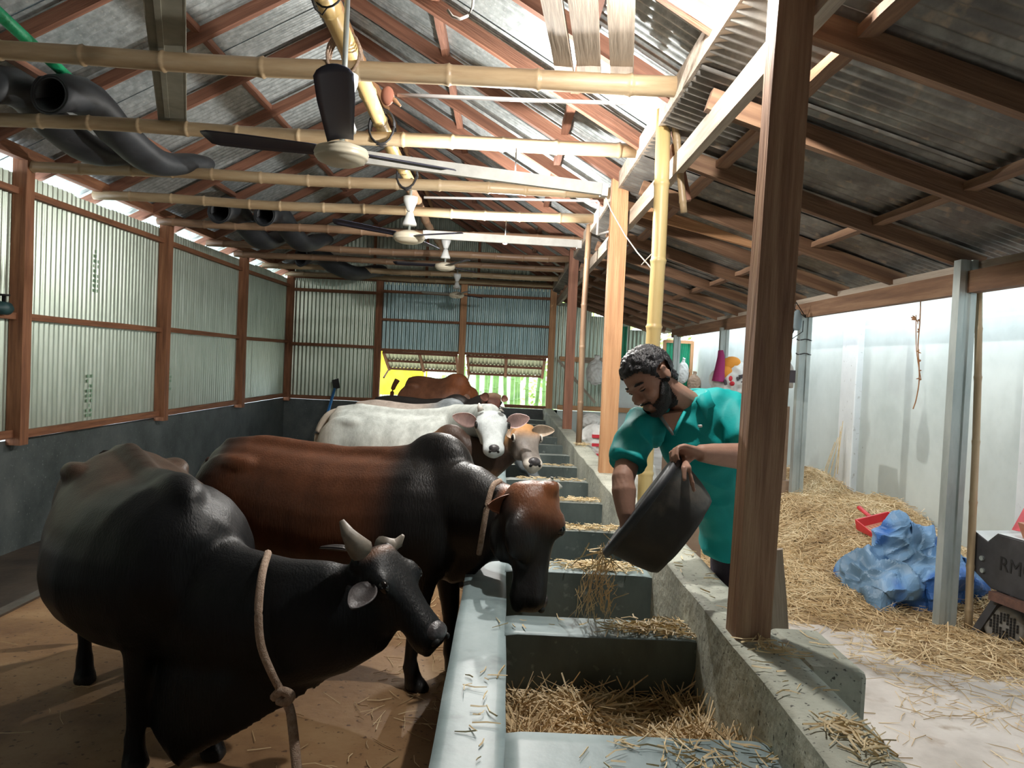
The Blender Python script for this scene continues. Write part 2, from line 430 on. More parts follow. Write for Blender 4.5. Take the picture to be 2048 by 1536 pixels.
def get_co(me):
    a = np.empty(len(me.vertices) * 3); me.vertices.foreach_get('co', a); return a.reshape(-1, 3)


def set_co(me, a):
    me.vertices.foreach_set('co', a.reshape(-1)); me.update()


def set_coat(me, cols):
    at = me.color_attributes.new('coat', 'FLOAT_COLOR', 'POINT')
    c = np.ones((len(cols), 4)); c[:, :3] = cols
    at.data.foreach_set('color', c.reshape(-1))


def finish(me, name, m, parent, smooth=True):
    me.transform(Matrix.Translation(-root_loc(parent))) if parent else None
    me.materials.clear(); me.materials.append(MT[m])
    return link(name, me, None, parent, None, smooth)


def strands(name, pos, dirs, length, rad, m, parent=None, bend=.12, extra=None):
    """straw stalks: thin three-sided bent rods in one mesh"""
    n = len(pos); pos = np.asarray(pos, float); d = np.asarray(dirs, float); d /= np.linalg.norm(d, axis=1)[:, None]
    length = np.asarray(length)[:, None]; rad = np.asarray(rad)[:, None]
    ref = np.where(np.abs(d[:, 2:3]) < .8, np.array([[0, 0, 1.]]), np.array([[1., 0, 0]]))
    s = np.cross(d, ref); s /= np.linalg.norm(s, axis=1)[:, None]; u = np.cross(s, d)
    bd = (s * rng.normal(0, 1, (n, 1)) + u * rng.normal(0, .6, (n, 1))) * length * bend
    vs = []
    for q, (t, k) in enumerate(((-.5, 0), (0, 1), (.5, 0))):
        c = pos + d * length * t + bd * k
        for a in range(3):
            an = a * 2.0944; vs.append(c + (s * math.cos(an) + u * math.sin(an)) * rad * (1 if q < 2 else .7))
    vs = np.stack(vs, 1).reshape(-1, 3)
    base = (np.arange(n) * 9)[:, None]
    f = []
    for q in (0, 3):
        for a in range(3):
            b2 = (a + 1) % 3; f.append((q + a, q + b2, q + 3 + b2, q + 3 + a))
    fs = (base[:, :, None] + np.array(f)[None]).reshape(-1, 4)
    me = bpy.data.meshes.new(name); ex_v, ex_f = extra if extra else (np.zeros((0, 3)), [])
    nv = len(vs)
    me.from_pydata(np.concatenate([vs, np.asarray(ex_v, float).reshape(-1, 3)]).tolist(), [], fs.tolist() + [tuple(i + nv for i in q) for q in ex_f])
    me.materials.append(MT[m])
    if len(ex_f):
        me.materials.append(MT['straw_base'])
        me.polygons.foreach_set('material_index', [0] * len(fs) + [1] * len(ex_f))
    me.update()
    return link(name, me, None, parent)
# ================================================================== SETTING
XL, YB, YF = -4.25, 14.5, -2.6
XI, XO = .75, .93                     # parapet faces
EZ = 3.18                             # top of the wall plates
RX, RZ = -1.6, 4.65                   # ridge
SL = (RZ - 3.22) / (RX + 4.25)        # left roof slope
SR = (RZ - 3.12) / (1.0 - RX)         # right roof slope
XW = 3.62                             # right boundary wall
ZA = .1                               # aisle floor


def zl(x): return RZ - SL * (RX - x)
def zr(x): return RZ - SR * (x - RX)
def zlean(x): return 2.99 - .305 * (x - .9)


# ---- floors
b = MB(); nx, ny = 44, 120
vs = []; fs = []
for j in range(ny + 1):
    for i in range(nx + 1):
        x = -2.85 + (2.85 - .12) * i / nx; y = YF + (YB - YF) * j / ny
        vs.append((x, y, .008 * noise.noise(V((x * 2.3, y * 2.3, 0))) + .004 * noise.noise(V((x * 9, y * 9, 3)))))
for j in range(ny):
    for i in range(nx): a = j * (nx + 1) + i; fs.append((a, a + 1, a + nx + 2, a + nx + 1))
b.add(vs, fs)
fl = struct('floor'); fo = b.build('cow_standing', 'floor', fl, True)
MB().box(-2.93, -2.85, YF, YB, -.3, .012).build('kerb', 'drain', fl)
MB().box(XL - .1, -2.93, YF, YB, -.32, -.25).build('drain_bed', 'drain', fl)
MB().box(XO - .1, XW + .2, YF, YB + .2, -.2, ZA).build('aisle', 'aisle', fl)
MB().tube([(-4.0, 3.6, -.02), (-3.6, 3.9, -.015), (-3.2, 4.2, -.03), (-3.0, 4.5, -.05)], .035, 10).build('drain_pipe', 'rubber', fl, True)
gr = struct('ground_outside'); MB().box(-30, 30, YB + .15, 45, -.3, -.05).build('earth', 'ground', gr)

# ---- left wall: plinth, posts, rails, sheets
wl_ = struct('wall_left')
MB().box(XL - .14, XL, YF, YB, -.3, .735).build('plinth', 'plinth', wl_)
posts_y = [-1.45, 1.2, 3.85, 6.5, 9.2, 11.9]
for y in posts_y:
    beam_obj('post', (XL + .06, y, .70), (XL + .06, y, EZ + .02), .12, .12, 'wood', wl_, up=(0, 1, 0))
ys = [YF] + posts_y + [YB]
for i in range(len(ys) - 1):
    y0, y1 = ys[i] + .06, ys[i + 1] - .06
    for z, hh in ((.785, .07), (1.81, .055), (2.88, .055)):
        beam_obj('rail', (XL + .04, y0, z + _wob.uniform(-.012, .012)), (XL + .04, y1, z + _wob.uniform(-.012, .012)), .045, hh, 'wood', wl_)
beam_obj('wall_plate', (XL + .08, YF, EZ), (XL + .08, YB, EZ), .08, .1, 'wood', wl_)
y = YF; k = 0
while y < YB - .1:
    sheet_obj((XL - .005 - .004 * (k % 2), y, .76), (0, 1, 0), (0, 0, 1), .836, 2.27 + _wob.uniform(-.015, .015), 'tin', wl_)
    y += .76; k += 1

# ---- back wall with hinged flaps
wb = struct('wall_back')
MB().box(XL - .14, XO + .1, YB, YB + .14, -.3, .72).build('plinth', 'plinth', wb)
bx = [XL + .06, -2.48, -.86, .86]
for i, x in enumerate(bx):
    beam_obj('post', (x, YB - .02, .68), (x, YB - .02, 3.14), .12, .12, 'wood' if i < 2 else 'wood_pale', wb, up=(0, 1, 0))
for i in range(3):
    x0, x1 = bx[i] + .06, bx[i + 1] - .06
    zs = ((.765, .07), (1.78, .055), (2.82, .055)) if i == 0 else ((.765, .06), (1.74, .05), (2.32, .045), (2.86, .05))
    for z, hh in zs: beam_obj('rail', (x0, YB - .04, z), (x1, YB - .04, z), .045, hh, 'wood', wb)
beam_obj('tie_board', (XL, YB - .05, 3.09), (XO, YB - .05, 3.09), .06, .09, 'wood', wb)
x = XL
while x < .8:
    if x < bx[1] - .1: sheet_obj((x, YB + .045 + .006 * (int((x + 9) / .7) % 2), .74), (1, 0, 0), (0, 0, 1), min(.836, bx[1] - x + .02), 2.33, 'tin', wb)
    else: sheet_obj((x, YB + .045 + .006 * (int(round((x + 9) / .76)) % 2), 1.74), (1, 0, 0), (0, 0, 1), min(.836, .95 - x), 1.33, 'tin_blue', wb)
    x += .76 if x + .76 < bx[1] or x > bx[1] - .1 else bx[1] - x - .02
# gable sheets above the tie board
def gable_sheets(x0, x1, y, zb, m, parent):
    k = 0; x = x0
    while x < x1 - .05:
        xe = min(x + .8, x1); N = 60; vs = []; fs = []
        for i in range(N + 1):
            q = x + (xe - x) * i / N; yy = y + .011 * math.sin(2 * math.pi * (q - x) / .076) + .006 * (k % 2)
            top = (zl(q) if q < RX else zr(q)) - .005
            vs += [(q, yy, zb), (q, yy, max(zb + .02, top))]
        for i in range(N): fs.append((2 * i, 2 * i + 2, 2 * i + 3, 2 * i + 1))
        MB().add(vs, fs).build('corrugated_sheet', m, parent, True); x += .76; k += 1
gable_sheets(XL, .98, YB + .05, 3.0, 'tin', wb)
for z in (3.55, 4.05):
    xa_, xb_ = RX - (RZ - z) / SL + .15, RX + (RZ - z) / SR - .15
    beam_obj('gable_rail', (xa_, YB - .01, z), (xb_, YB - .01, z), .04, .06, 'wood_grey', wb)
for x in (-2.6, RX, -.6):
    beam_obj('gable_strut', (x, YB - .03, 3.12), (x, YB - .03, (zl(x) if x < RX else zr(x)) - .08), .05, .05, 'wood', wb, up=(0, 1, 0))
for k, (x0, x1) in enumerate(((-2.40, -.94), (-.78, .78))):   # flaps propped open outwards
    f = struct('window_%d' % (k + 1))
    A = V((x0, YB + .02, 1.70)); dn = V((0, .82, -.34 - .03 * k)); dl = dn.length; dn.normalize()
    sheet_obj(A + V((0, .0, .03)), (1, 0, 0), dn, x1 - x0, dl, 'tin', f)
    for t in (.03, .5, .97):
        q = A + dn * dl * t; beam_obj('flap_rail', q, q + V((x1 - x0, 0, 0)), .03, .045, 'wood_red', f)
    for t in (.02, .5, .98):
        q = A + V(((x1 - x0) * t, 0, -.02)); beam_obj('flap_stile', q, q + dn * dl, .05, .03, 'wood_red', f)
    beam_obj('prop_stick', (x0 + .05, YB + .02, 1.2), A + dn * dl * .9 + V((.05, 0, 0)), .025, .025, 'wood', f)

# ---- lean-to end wall
we = struct('wall_end')
MB().box(XO + .05, XW, YB, YB + .14, 0, .72).build('plinth', 'plaster', we)
x = .84; k = 0
while x < 2.75:
    sheet_obj((x, YB + .06 + .006 * (k % 2), .74 if k < 2 else 1.30), (1, 0, 0), (0, 0, 1), .78 if x + .78 < 2.75 else 2.75 - x, (zlean(x + .6) - .76) if k < 2 else (zlean(x + .6) - 1.32), 'tin', we)
    x += .76; k += 1
sheet_obj((1.98, YB + .02, 1.78), (1, 0, 0), (0, 0, 1), .34, .62, 'tin_green', we)
MB().box(1.9, 2.75, YB + .05, YB + .08, .72, 1.78).build('panel_board', 'pilaster', we)
for z in (.78, 1.72): beam_obj('rail', (XO + .1, YB - .02, z), (2.75, YB - .02, z), .045, .09, 'wood_pale', we)
beam_obj('rail', (XO + .4, YB - 1.0, 1.70), (2.6, YB - 1.0, 1.74), .045, .10, 'wood_grey', we)
beam_obj('brace', (1.0, YB - .06, 1.7), (1.75, YB - .06, .9), .03, .05, 'wood_grey', we)
# green sheet door with shelf rails at the corner
dr = struct('door_1')
sheet_obj((3.02, YB - .3, .72), (1, 0, 0), (0, 0, 1), .46, 1.42, 'tin_green', dr)
for x in (2.98, 3.50): beam_obj('door_stile', (x, YB - .33, .2), (x, YB - .33, 2.16), .06, .05, 'wood_pale', dr, up=(0, 1, 0))
for z in (1.02, 1.28, 1.60, 2.14): beam_obj('door_rail', (2.98, YB - .35, z), (3.50, YB - .35, z), .03, .06, 'wood_pale' if z > 1.5 else 'wood_grey', dr)

# ---- right boundary wall
wr = struct('wall_right')
MB().box(XW, XW + .15, YF, YB + .2, 0, 2.75).build('plaster_face', 'plaster', wr)
for y, ww in ((12.6, .3), (10.3, .3), (7.75, .34), (4.95, .34), (2.3, .34)):
    MB().box(XW - .07, XW + .02, y - ww / 2, y + ww / 2, 0, 2.75).build('pilaster', 'pilaster', wr, bevel=.01)
MB().box(XW - .02, XW + .2, YF, YB, 2.75, 2.83).build('coping', 'pilaster', wr)

# ---- front wall behind the viewer
wf = struct('wall_front')
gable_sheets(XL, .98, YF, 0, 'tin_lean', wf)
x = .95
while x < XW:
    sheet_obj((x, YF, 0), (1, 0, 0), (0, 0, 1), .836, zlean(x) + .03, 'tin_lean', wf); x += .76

# ---- main roof
ce = struct('ceiling')
LL = math.hypot(RX + 4.6, SL * (RX + 4.6)); LR = math.hypot(1.0 - RX, SR * (1.0 - RX))
dL = V((-1, 0, -SL)).normalized(); dR = V((1, 0, -SR)).normalized()
y = YF; k = 0
while y < YB + .1:
    sheet_obj((RX, y, RZ + .012 * (k % 2)), (0, 1, 0), dL, .836, LL, 'tin_roof', ce)
    sheet_obj((RX, y, RZ + .012 * (k % 2)), (0, 1, 0), dR, .836, LR, 'tin_roof', ce)
    y += .76; k += 1
for i in range(19):
    y = -2.2 + .91 * i
    for dd, lim in ((dL, (RX + 4.45) / -dL.x), (dR, (.92 - RX) / dR.x)):
        nrm = V((0, 0, -1)); nrm = (nrm - dd * nrm.dot(dd)).normalized()
        p0 = V((RX, y + _wob.uniform(-.04, .04), RZ)) + nrm * .085
        beam_obj('rafter', p0, p0 + dd * lim, .055, .095, 'wood_red', ce)
ry = [YF] + [-2.2 + .91 * i for i in range(19)]
for side, xs in ((dL, (-2.54, -3.53)), (dR, (-.58, .38))):
    for x in xs:
        for i in range(len(ry) - 1):
            z = (zl(x) if side is dL else zr(x)) - .05
            beam_obj('purlin', (x, ry[i] + .03, z), (x, ry[i + 1] - .03, z), .06, .05, 'wood_red', ce)
beam_obj('ridge_board', (RX - .06, YF, RZ - .12), (RX - .06, YB, RZ - .12), .05, .12, 'wood_red', ce)
bamboo_obj('ridge_bamboo', (RX + .10, YF, RZ - .20), (RX + .10, YB - .1, RZ - .20), .035, .03, 'wood_pale', ce, .3, seed=5)
MB().beam((.86, YF, 3.08), (.86, YB, 3.08), .07, .13).build('eave_beam', 'wood_grey', ce)
beam_obj('eave_board', (.955, YF, 3.085), (.955, YB, 3.085), .03, .07, 'wood_pale', ce)
ties = [(-1.2, 3.1), (1.1, 3.1), (4.0, 3.1), (5.2, 3.1), (6.5, 3.1), (7.7, 3.1), (9.0, 3.1), (10.5, 3.08), (11.6, 3.08), (12.9, 3.08), (14.2, 3.1)]
for i, (y, z) in enumerate(ties):
    if i < 2: continue
    bamboo_obj('bamboo_tie_beam', (XL + .02, y + _wob.uniform(-.05, .05), z + (.02 if i == 2 else 0)), (.86, y, z), .046, .054 if i == 2 else .048, 'bamboo_brown' if i in (6, 7, 8) else 'bamboo', ce, .38 if i != 2 else .46, seed=10 + i, sag=.012)
bamboo_obj('long_bamboo', (-.86, .5, 3.235), (-.98, 7.2, 3.235), .052, .048, 'bamboo_yellow', ce, .55, seed=41)
bamboo_obj('long_bamboo', (-.99, 6.9, 3.20), (-1.02, 14.3, 3.22), .046, .04, 'bamboo_brown', ce, .5, seed=42)
for y in (4.0, 5.2, 6.5):                                  # lashings where the long pole crosses the ties
    r = MB()
    for q in range(3):
        yy = y + (q - 1) * .035; r.tube([V((-.92, yy, 3.17)) + V((math.cos(a) * .085, math.sin(a) * .02, math.sin(a) * .125)) for a in np.linspace(0, 2 * math.pi, 17)], .008, 6)
    r.build('lashing', 'cord' if y > 4.5 else 'rope', ce, True)

# ---- lean-to roof
cl = struct('ceiling_lean_to')
xa_, xb_ = .84, 3.12
dn = V((1, 0, -.305)).normalized(); Ln = (xb_ - xa_) / dn.x
y = YF; k = 0
while y < YB + .1:
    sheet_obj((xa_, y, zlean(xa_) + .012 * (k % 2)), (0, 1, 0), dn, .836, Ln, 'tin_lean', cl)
    y += .76; k += 1
for i in range(19):
    y = -1.78 + .905 * i
    p0 = V((.92, y, zlean(.92) - .075)); q = V((2.86, y, zlean(2.86) - .075))
    beam_obj('rafter', p0, q, .055, .10, 'wood_lean', cl)
for x in (1.24, 2.2):
    for i in range(18):
        y0 = -1.78 + .905 * i
        beam_obj('purlin', (x, y0 + .03, zlean(x) - .045), (x, y0 + .875, zlean(x) - .045), .07, .04, 'wood_lean', cl)
beam_obj('upper_plate', (.955, YF, 2.80), (.955, YB, 2.80), .055, .115, 'wood_grey', cl)
beam_obj('lower_plate', (2.74, YF, 2.20), (2.74, 12.4, 2.20), .06, .13, 'wood_lean', cl)
beam_obj('lower_batten', (2.80, YF, 2.30), (2.80, 12.4, 2.30), .05, .05, 'wood_grey', cl)
# ================================================================== TROUGH
tr = thing('feeding_trough', 'long blue grey cement feeding trough divided into square bays by low cross walls', 'trough', (.3, 6, 0))
def wavy_block(x0, x1, y0, y1, z0, z1, seed=0, amp=.006, nx=6, ny=60, side=1):
    """cement block with a hand-trowelled, slightly uneven top and edges"""
    b = MB(); vs = []; fs = []
    for j in range(ny + 1):
        for i in range(nx + 1):
            x = x0 + (x1 - x0) * i / nx; y = y0 + (y1 - y0) * j / ny
            ex = amp * 1.6 * noise.noise(V((seed, y * 1.7, 1))) if i in (0, nx) else 0
            dz = amp * noise.noise(V((x * 3 + seed, y * 3, 0))) - (.006 if i in (0, nx) else 0)
            vs.append((x + ex, y, z1 + dz))
    top = len(vs)
    for j in range(ny + 1):
        for x in (x0, x1): vs.append((x, y0 + (y1 - y0) * j / ny, z0))
    W = nx + 1
    for j in range(ny):
        for i in range(nx): a = j * W + i; fs.append((a, a + 1, a + W + 1, a + W))
    b.add(vs, fs); fs = []; vs = []
    for j in range(ny):
        fs.append((j * W, j * W + W, top + 2 * j + 2, top + 2 * j)); fs.append((j * W + nx, top + 2 * j + 1, top + 2 * j + 3, j * W + W + nx))
    fs.append(tuple(range(W)) + (top + 1, top)); fs.append(tuple(ny * W + i for i in range(nx, -1, -1)) + (top + 2 * ny, top + 2 * ny + 1))
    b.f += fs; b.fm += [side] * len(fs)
    return b
def flat_sides(o):
    o.data.polygons.foreach_set('use_smooth', [p.material_index == 0 for p in o.data.polygons])
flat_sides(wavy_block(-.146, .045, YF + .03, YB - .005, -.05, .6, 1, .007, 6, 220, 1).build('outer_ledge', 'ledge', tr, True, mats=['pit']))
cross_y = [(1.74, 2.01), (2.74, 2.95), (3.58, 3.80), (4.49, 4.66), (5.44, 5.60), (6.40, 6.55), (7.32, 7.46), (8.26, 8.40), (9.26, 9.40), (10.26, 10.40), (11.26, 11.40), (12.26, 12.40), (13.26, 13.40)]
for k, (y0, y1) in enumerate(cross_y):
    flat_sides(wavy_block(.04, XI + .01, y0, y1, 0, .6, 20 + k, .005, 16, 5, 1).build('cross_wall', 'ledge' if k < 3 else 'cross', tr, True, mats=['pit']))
MB().box(.04, XI + .01, YF + .03, 1.745, 0, .58).build('cross_wall', 'ledge', tr)
MB().box(.03, XI + .02, YF + .03, YB - .005, -.05, .22).build('trough_bed', 'plinth', tr)
pb = wavy_block(XI, XO, YF + .03, YB - .005, -.05, .75, 7, .008, 6, 220)
flat_sides(pb.build('parapet', 'parapet', tr, True, mats=['parapet']))
pd = wavy_block(XO - .01, 1.10, 2.16, 2.50, .05, .748, 9, .006, 8, 14).build('pedestal', 'parapet', tr, False, bevel=.03, mats=['parapet'])

# ================================================================== POSTS ON THE RIGHT
def post(p0, p1, wd, ht, m, label, up=(0, 1, 0), cat='post', name='wooden_post', group=None):
    o = beam_obj(name, p0, p1, wd, ht, m, None, up)
    return tag(o, label, cat, group)
post((.828, 2.42, .74), (.868, 2.42, 3.5), .115, .105, 'wood_post', 'thick square wooden post standing on the parapet nearest the viewer')
post((.85, 6.03, .74), (.845, 6.03, 3.16), .13, .12, 'wood_pale', 'pale orange wooden post on the parapet behind the man')
post((.85, 10.0, .74), (.84, 10.0, 3.14), .12, .12, 'wood_red', 'dark reddish square post on the parapet near the back wall')
t = bamboo_obj('bamboo_post', (.86, 4.42, .74), (.86, 4.42, 3.12), .043, .043, 'bamboo_yellow', None, .42, seed=61)
tag(t, 'golden bamboo post rising behind the head of the man', 'post')
t = bamboo_obj('bamboo_post', (.81, 8.0, .74), (.81, 8.0, 3.1), .032, .03, 'bamboo_brown', None, .5, seed=62)
tag(t, 'thin brown bamboo post on the parapet between two square posts', 'post')
t = bamboo_obj('bamboo_brace', (.90, 4.40, 3.10), (1.0, 4.40, 2.52), .022, .02, 'bamboo', None, .3, seed=63)
tag(t, 'short split bamboo brace leaning beside the top of the golden bamboo post', 'brace')
o = beam_obj('wood_brace', (.90, 4.46, 3.12), (1.03, 4.44, 2.60), .05, .03, 'wood_red', None); tag(o, 'reddish board nailed behind the short bamboo brace', 'brace')
o = beam_obj('tie_plank', (.80, 6.12, 2.93), (2.0, 6.12, 2.66), .04, .09, 'wood_pale', None); tag(o, 'pale plank running from the orange post under the lean-to roof', 'plank')
o = beam_obj('offcut_board', (1.09, 2.70, ZA), (.955, 2.62, .98), .10, .02, 'wood_grey', None, up=(0, 1, 0)); tag(o, 'greyish board leaning upright behind the thick wooden post', 'board')

def channel_post(x, y, ztop, label, lip=.05):
    """folded galvanised channel post with a stiffening rib"""
    b = MB(); wd, dp, tk = .105, .07, .006
    prof = [(-wd / 2, dp / 2), (-wd / 2, -dp / 2), (-.018, -dp / 2), (-.012, -dp / 2 + .012), (.012, -dp / 2 + .012), (.018, -dp / 2), (wd / 2, -dp / 2), (wd / 2, dp / 2)]
    N = len(prof); vs = []; fs = []
    for z in (ZA - .02, ztop):
        for q, (px, py) in enumerate(prof): vs.append((x + px, y + py, z))
        for q, (px, py) in enumerate(reversed(prof)):
            vs.append((x + px * (1 - 2 * tk / wd), y + py + (tk if py < 0 else 0), z))
    R = 2 * N
    for k in range(R): fs.append((k, (k + 1) % R, R + (k + 1) % R, R + k))
    fs.append(tuple(range(R - 1, -1, -1))); fs.append(tuple(range(R, 2 * R)))
    b.add(vs, fs); o = b.build('steel_post', 'steel'); recenter(o)
    return tag(o, label, 'post')
channel_post(2.71, 4.46, 2.33, 'grey steel channel post beside the blue tarpaulin')
channel_post(2.72, 6.86, 2.16, 'galvanised steel post with face masks tied to its top')
channel_post(2.72, 9.4, 2.16, 'galvanised steel post behind the white printed sack')
channel_post(2.72, 12.0, 2.16, 'far steel post at the corner by the green sheet door')
t = bamboo_obj('bamboo_stick', (2.835, 4.42, ZA), (2.80, 4.46, 2.2), .022, .02, 'bamboo', None, .32, seed=71); tag(t, 'thin bamboo stick standing against the grey steel post', 'stick')
t = thing('tie_wire', 'dark wire loops tied round the steel post under the face masks', 'wire', (2.72, 6.86, 1.8))
for q, z in enumerate((1.80, 1.93)):
    MB().tube([(2.72 + .062 * math.cos(a) * 1.05, 6.86 + .05 * math.sin(a), z + .006 * math.sin(3 * a)) for a in np.linspace(0, 2 * math.pi, 15)], .005, 6).build('loop', 'cord', t, True)

# ================================================================== THINGS STORED UP ON THE TIE BEAMS
zt = 3.165
for k, (xa1, xb1, wd, lab) in enumerate(((.25, -.03, .095, 'leftmost of three grey planks laid over the nearest bamboo tie beam'), (.385, .11, .125, 'middle of three grey planks laid over the nearest bamboo tie beam'), (.56, .26, .12, 'rightmost of three grey planks laid over the nearest bamboo tie beam'))):
    o = beam_obj('plank', (xa1, 4.12, zt + .01), (xb1, 2.25, zt + .02 + .01 * k), wd, .025, 'wood_grey', None); tag(o, lab, 'plank', 'loose planks over the tie beam')
b = MB()                                             # folded sheet trough
A, B = V((-2.42, 5.35, 3.16)), V((-1.3, 2.7, 3.17)); d = (B - A).normalized(); s = d.cross(V((0, 0, 1))).normalized()
b.beam(A, B, .17, .008); b.beam(A + s * .085 + V((0, 0, .03)), B + s * .085 + V((0, 0, .03)), .008, .07); b.beam(A - s * .085 + V((0, 0, .03)), B - s * .085 + V((0, 0, .03)), .008, .07)
b.beam(A + s * .03 - V((0, 0, .006)), B + s * .03 - V((0, 0, .006)), .03, .012)
o = b.build('sheet_channel', mat('grey olive sheet', [(.3, (.12, .115, .085)), (.7, (.23, .22, .17))], 5, rough=.6)); recenter(o); tag(o, 'long olive grey sheet channel lying across two bamboo tie beams', 'channel')
t = bamboo_obj('green_pole', (-2.75, 3.6, 3.36), (-3.16, 5.6, 3.42), .036, .034, 'green', None, 3, seed=77); tag(t, 'bright green plastic wrapped pole beside the rolled rubber mats', 'pole')


def mat_roll(c0, c1, r, label, group, sag=.1, tail=0):
    """rubber mat rolled to a spiral, lying over the ties and sagging between them"""
    b = MB(); n = 72; turns = 2.2; L = 14; vs = []; fs = []
    c0, c1 = V(c0), V(c1); d = (c1 - c0).normalized(); s = d.cross(V((0, 0, 1))).normalized(); u = s.cross(d)
    for j in range(L + 1):
        t = j / L; c = c0.lerp(c1, t) + V((0, 0, .09 * math.sin(math.pi * min(1, t / .34)) - sag * math.sin(math.pi * min(1, max(0, (t - .24) / .8))) ** 2)); fl_ = 1 - .35 * t
        for i in range(n + 1):
            a = turns * 2 * math.pi * i / n; rr = r * (1 - .11 * a / (2 * math.pi))
            for q in (0, -.012): vs.append(c + s * math.cos(a + 2.2) * (rr + q) * (1 + .25 * t) + u * math.sin(a + 2.2) * (rr + q) * fl_)
    W = 2 * (n + 1)
    for j in range(L):
        for i in range(n):
            a = j * W + 2 * i
            fs.append((a, a + 2, a + W + 2, a + W)); fs.append((a + 1, a + W + 1, a + W + 3, a + 3))
    for i in range(n):
        fs.append((2 * i, 2 * i + 1, 2 * i + 3, 2 * i + 2)); o_ = L * W; fs.append((o_ + 2 * i, o_ + 2 * i + 2, o_ + 2 * i + 3, o_ + 2 * i + 1))
    fs += [(j * W, j * W + W, j * W + W + 1, j * W + 1) for j in range(L)] + [(j * W + W - 2, j * W + W - 1, j * W + 2 * W - 1, j * W + 2 * W - 2) for j in range(L)]
    b.add(vs, fs); o = b.build('rubber_mat_roll', 'rubber', None, True); recenter(o); return tag(o, label, 'mat', group)
G = 'rolled rubber mats stored over the tie beams'
mat_roll((-3.02, 4.92, 3.20), (-2.82, 6.75, 3.24), .14, 'black rolled rubber mat beneath the tip of the green pole', G, .14)
mat_roll((-3.42, 4.86, 3.21), (-3.25, 6.55, 3.24), .14, 'black rolled rubber mat farther left, next to the left wall plate', G, .12)
mat_roll((-3.33, 8.6, 3.17), (-3.1, 10.3, 3.18), .15, 'far black mat roll on the left, over the middle tie beams', G, .16)
mat_roll((-2.85, 8.7, 3.17), (-2.6, 10.4, 3.18), .14, 'far black mat roll on the right, over the middle tie beams', G, .16)
mat_roll((-3.3, 11.9, 3.12), (-2.3, 13.3, 3.12), .17, 'dark mat roll in the far corner above the back wall', G, .12)

# ================================================================== FANS, LIGHTS, CABLES
def fan(c, ztop, angles, tilts, R, mr, label, yaw=0, dark=None, group='ceiling fans hung along the shed'):
    """c: centre of the motor; angles: heading of each blade in degrees; tilts: rise of its tip"""
    c = V(c); t = thing('ceiling_fan', label, 'fan', tuple(c), group)
    k = mr / .13
    MB().lathe(c, (0, 0, 1), [(-.055 * k, .02 * k), (-.052 * k, .07 * k), (-.035 * k, .112 * k), (-.026 * k, .115 * k), (-.024 * k, .121 * k), (-.012 * k, .128 * k), (-.008 * k, .124 * k), (.0, .13 * k), (.022 * k, .122 * k), (.034 * k, .09 * k), (.05 * k, .05 * k), (.055 * k, .02)], 32).build('motor', 'cream', t, True)
    MB().lathe(c, (0, 0, 1), [(.04 * k, .012), (ztop - c.z, .012)], 10).build('rod', 'steel', t, True)
    if ztop - c.z > .2:
        MB().lathe(c, (0, 0, 1), [(.10, .06), (.115, .062), (.17, .04), (.215, .028)], 20).build('lower_canopy', 'white', t, True)
        MB().lathe(c, (0, 0, 1), [(.225, .028), (.25, .036), (.31, .06), (.35, .062)], 20).build('upper_canopy', 'white', t, True)
    for i, a in enumerate(angles):
        a = math.radians(a); d = V((math.cos(a), math.sin(a), math.tan(math.radians(tilts[i])))).normalized(); s = V((-math.sin(a), math.cos(a), 0)); tw = math.radians(10 if len(tilts) < 4 else 10)
        nrm = d.cross(s); s2 = (s * math.cos(tw) + nrm * math.sin(tw)).normalized(); n2 = d.cross(s2).normalized()
        b = MB(); vs = []; fs = []; N = 10
        for j in range(N + 1):
            x = mr * .85 + (R - mr * .85) * j / N; hw = .056 + .018 * min(1, j / 6)
            if j == N: hw *= .8
            for q in range(7):
                y = -hw + 2 * hw * q / 6; cam_ = .010 * (1 - (y / hw) ** 2)
                xx = x - (.02 * (y / hw) ** 2 if j == N else 0)
                for th in (0, -.003): vs.append(c + d * xx + s2 * y + n2 * (cam_ + th) + V((0, 0, .01)))
        W = 14
        for j in range(N):
            for q in range(6):
                a0 = j * W + 2 * q
                fs.append((a0, a0 + 2, a0 + W + 2, a0 + W)); fs.append((a0 + 1, a0 + W + 1, a0 + W + 3, a0 + 3))
            fs.append((j * W, j * W + W, j * W + W + 1, j * W + 1)); fs.append((j * W + 12, j * W + 13, j * W + W + 13, j * W + W + 12))
        for j in (0, N):
            for q in range(6): a0 = j * W + 2 * q; fs.append((a0, a0 + 1, a0 + 3, a0 + 2))
        b.add(vs, fs); b.build('blade', dark or 'blade', t, True)
    return t
c = P(683, 308, 3.4)
fan(c, 3.2, (-81, 174, 46), (12, 5, 5), .66, .122, 'cream ceiling fan nearest the viewer with a dark blade pointing forward')
fan(P(818, 474, 6.6), 3.17, (196, 76, -44), (6, 0, -3), .66, .14, 'second ceiling fan, under the long bamboo with two white bell canopies')
fan(P(890, 533, 9.5), 3.16, (178, 58, -62), (1, 0, 0), .66, .13, 'third ceiling fan, dusty grey below the middle tie beams')
fan(P(913, 590, 12.5), 3.14, (170, 50, -70), (2, 0, 0), .62, .13, 'farthest ceiling fan hanging before the back wall sheets')
t = thing('hook_wire', 'bent dark wire hook looped over the long bamboo above the nearest fan', 'wire', (-.88, 3.45, 3.2))
MB().tube([V((-.88, 3.45, 3.235)) + V((.066 * math.cos(a), .01 * math.sin(2 * a), .066 * math.sin(a))) for a in np.linspace(0, 2 * math.pi, 17)] , .005, 6).build('loop', 'cord', t, True)
MB().tube([(-.88, 3.45, 3.17), (-.90, 3.44, 3.13), (-.93, 3.43, 3.15), (-.95, 3.43, 3.20)], .004, 6).build('tail', 'cord', t, True)

